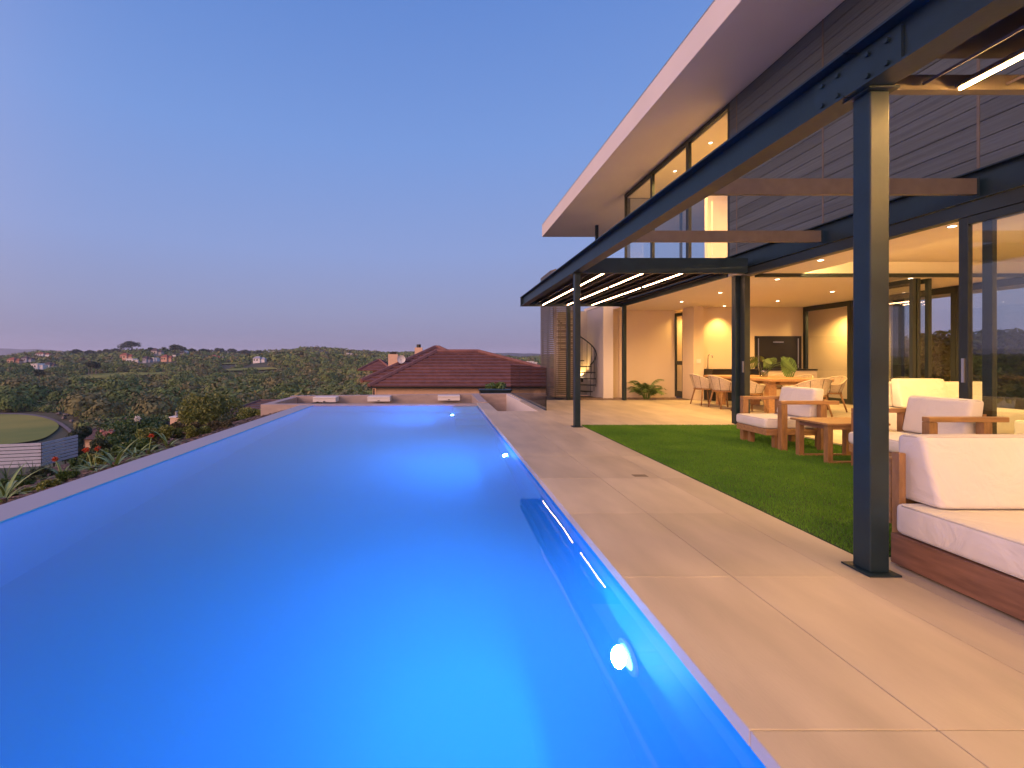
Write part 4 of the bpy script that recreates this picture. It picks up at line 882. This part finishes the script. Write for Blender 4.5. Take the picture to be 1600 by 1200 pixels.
for (px, X_, w_, h_, lab, m_) in ((132, -5.9, .7, .32, 'small rounded shrub left of the two red flower heads', 'leaf'), (160, -5.2, .55, .3, 'leafy tuft between the red flowers and the tall strappy plant', 'leafy'), (30, -6.2, .8, .28, 'low spreading plant in the mulch near the white fence', 'leaf'), (224, -5.0, .6, .34, 'compact shrub between the two middle strappy plants', 'leaf'), (50, -4.6, .35, .14, 'tiny leafy ground plant in the mulch at left', 'leafy'), (330, -5.0, 1.1, .36, 'low trailing shrub beside the rim below the big tree', 'olive'), (80, -4.35, .42, .17, 'low bright green ground shrub in the mulch by the rim', 'leafy'), (108, -4.5, .45, .2, 'second low green shrub in the mulch by the rim', 'leaf'), (66, -6.6, .5, .3, 'upright dark shrub halfway to the white fence', 'leafd'), (172, -6.2, .9, .5, 'dark leafy bush behind the red flowers', 'leafd'), (196, -5.4, .8, .42, 'round green bush behind the tall yellow green plant', 'leaf'), (248, -5.6, 1.1, .5, 'small olive shrub near the pool rim', 'leafy'), (282, -5.6, 1.1, .5, 'low olive shrub beyond the strappy plants', 'olive'), (300, -5.0, 1.0, .4, 'low grey green shrub beyond the olive one', 'leafy')):
    x, y, g = bedpt(px, X_); tree('low_shrub', lab, 'shrub', (x, y, g - .05), w_, h_, 2600, .028, M[m_], 9, group='low shrubs in the garden bed')
for (px, Yd) in ((10, 21.5), (36, 21.5), (52, 21.5), (70, 22.5), (82, 23.0), (102, 24.0), (112, 24.5)):
    X_ = (px - VX) / F * Yd; z = float(hgt(X_, Yd)); t = thing('grass_tuft', 'thin dark grass tuft in front of the white slatted fence', 'plant', (X_, Yd, z), 'tufts in front of the white fence')
    b = MB(); straps(b, (X_, Yd, z), 16, 1.0, .02, 1.1, .35); b.build('blades', M['leaf'], t)
x, y, g = bedpt(214, -5.3)
t = thing('white_flower_plant', 'single white flower head on a tall stem above the strappy plants', 'flower', (x, y, g)); MB().tube([(x, y, g), (x + .01, y, g + .62)], .006, 6).build('stem', M['leaf'], t); leaves('flower_head', [(x + .01, y, g + .66)], [.045], 120, .025, M['whitefl'], t, 1, .1)
q_ = atp(165, 677, 24)
t = thing('pink_flower_bush', 'pink blossom cluster left of the broad shrub', 'flower', (q_.x, q_.y, -6)); MB().tube([(q_.x, q_.y, -6), q_], .04, 6).build('stem', M['bark'], t); leaves('flower_head', [q_, q_ + Vector((.3, 0, .1)), q_ + Vector((-.2, 0, .12))], [.14, .13, .1], 260, .06, M['pinkfl'], t, .8, .1)
# shrubs outside the glazed wall
for (x, y, w_, h_, l) in ((13.6, 12.3, 2.2, 2.1, 'leafy hedge shrub seen through the glass, left one'), (14.0, 11.0, 2.4, 2.2, 'leafy hedge shrub seen through the glass, middle one'), (14.4, 9.4, 2.4, 2.1, 'leafy hedge shrub seen through the glass, right one')):
    tree('hedge_shrub', l, 'shrub', (x, y, -.3), w_, h_ + .2, 7000, .09, M['leafy'], 14, group='shrubs behind the house')
# ---------------------------------------------------------------- far houses
def far_house(px, py, wpx, hpx, wallm, roofm, label, flat=False, y0=250):
    base = gp(px, py + hpx / 2 + 1.0, y0); Yd = base.y; k = Yd / F; w = wpx * k; h = hpx * k; dp = max(6, w * .45)
    t = thing('hillside_house', label, 'house', base, 'houses on the far hillside'); x, y, z = base; z += .5
    zb = z - 3; zt = z + h * .75 + 1.1
    ob = MB().box(x - w / 2, x + w * .12, y - dp / 2, y + dp / 2, zb, zt).box(x + w * .121, x + w / 2, y - dp * .3, y + dp / 2, zb, zt - h * .3).build('wall', wallm, t)
    if flat: MB().box(x - w / 2 - .4, x + w * .12 + .4, y - dp / 2 - .4, y + dp / 2 + .4, zt, zt + .5).box(x + w * .13, x + w / 2 + .4, y - dp * .3 - .4, y + dp / 2 + .4, zt - h * .3, zt - h * .3 + .4).build('roof', roofm, t)
    else:
        hip(t, x - w / 2 - .5, x + w * .12 + .5, y - dp / 2 - .5, y + dp / 2 + .5, zt, x - w * .3, x - w * .08, y - .2, y + .2, zt + h * .35 + .8, roofm, 2)
        hip(t, x + w * .14, x + w / 2 + .5, y - dp * .3 - .5, y + dp / 2 + .5, zt - h * .3, x + w * .25, x + w * .4, y - .1, y + .2, zt + h * .08 + .6, roofm, 2)
    nwin = max(2, int(w / 5))
    for i in range(nwin):
        xx = x - w * .45 + i * w * .5 / nwin; B('window', M['black'], (xx, xx + w * .28 / nwin, y - dp / 2 - .06, y - dp / 2 + .1, zt - (zt - z) * .62, zt - (zt - z) * .25), t)
for f in FH: far_house(*f, flat=(f[4] is f[5]))
# pines on the crest
def pine(px, top, bot, wpx, label, y0=420):
    base = gp(px, bot, y0); k = base.y / F; h = (bot - top) * k; w = wpx * k
    t = thing('umbrella_pine', label, 'tree', base, 'pines on the hill crest')
    MB().tube([base - Vector((0, 0, 3)), base + Vector((.3, 0, h * .5)), base + Vector((0, 0, h * .8))], [w * .03, w * .022, w * .01], 7).build('trunk', M['bark'], t)
    cs = []; rs = []
    for i in range(16):
        a = random.uniform(0, 6.28); r_ = random.uniform(0, .42) * w; cs.append((base.x + math.cos(a) * r_, base.y + math.sin(a) * r_, base.z + h * (.80 - .30 * (r_ / (w * .42)) ** 2 * random.uniform(.5, 1.2)))); rs.append(w * random.uniform(.10, .17))
    leaves('crown', cs, rs, 2600, w * .022 + .15, M['leafd'], t, .75, .2)
PN = [(206, 534, 551, 40, 'tallest umbrella pine on the left crest'), (273, 539, 553, 36, 'second umbrella pine right of the tallest'), (236, 543, 553, 18, 'low pine between the two umbrella pines'), (180, 544, 553, 16, 'small pine left of the tallest umbrella pine'), (300, 544, 554, 16, 'slender pine right of the second umbrella pine'), (318, 544, 555, 18, 'pine in the row near the middle of the crest'), (342, 544, 556, 24, 'wide pine starting the right hand row'), (362, 545, 556, 24, 'second wide pine of the right hand row'), (384, 547, 557, 26, 'third wide pine of the right hand row'), (404, 548, 558, 22, 'last pine of the right hand row'), (118, 546, 556, 22, 'rounded pine among the houses on the left crest'), (140, 547, 557, 22, 'pine right of the rounded one on the left crest'), (165, 546, 556, 24, 'bushy pine behind the tiny white house')]
for q_ in PN: pine(*q_)
for (px, top, bot, l) in ((139, 572, 589, 'left bare trunked pine on the fairway edge'), (144, 572, 588, 'middle bare trunked pine on the fairway edge'), (150, 573, 587, 'right bare trunked pine on the fairway edge'), (62, 585, 601, 'single pine left of the fairway')):
    base = gp(px, bot, 120); k = base.y / F; h = (bot - top) * k; t = thing('fairway_pine', l, 'tree', base, 'bare trunked pines by the fairway')
    MB().tube([base - Vector((0, 0, 1)), base + Vector((0, 0, h))], [.5 * k * 1.3, .35 * k], 7).build('trunk', mat('pale_bark', (.26, .2, .17), .9) if 'pale_bark' not in bpy.data.materials else bpy.data.materials['pale_bark'], t)
    leaves('crown', [base + Vector((random.uniform(-5, 5) * k, 0, h * random.uniform(.95, 1.35))) for _ in range(7)], [3.2 * k] * 7, 900, .8, M['leafd'], t, .6, .2)
for (px, py) in ((100, 655), (104, 650), (92, 648), (112, 660), (176, 641), (172, 640)):
    base = gp(px, py, 60); s_ = random.uniform(.3, .6)
    tag(blobs('boulder', np.array([[base.x, base.y, base.z + .3]]), np.array([s_]), 3, mat('boulder_rock', (.2, .17, .16), .9) if 'boulder_rock' not in bpy.data.materials else bpy.data.materials['boulder_rock'], .7, .1), 'pale grey boulder in the scrub near the road bend', 'rock', 'boulders near the road bend')
# ---------------------------------------------------------------- evening haze
HAZE = 0.00017
if HAZE:
    m = bpy.data.materials.new('haze_air'); m.use_nodes = True; tt = m.node_tree; tt.nodes.clear(); o_ = tt.nodes.new('ShaderNodeOutputMaterial'); pv = tt.nodes.new('ShaderNodeVolumePrincipled'); pv.inputs['Density'].default_value = HAZE; pv.inputs['Color'].default_value = (.80, .84, 1, 1); tt.links.new(pv.outputs[0], o_.inputs['Volume'])
    hz = B('haze', m, (-6000, 6000, -200, 7500, -100, 130)); hz['kind'] = 'stuff'
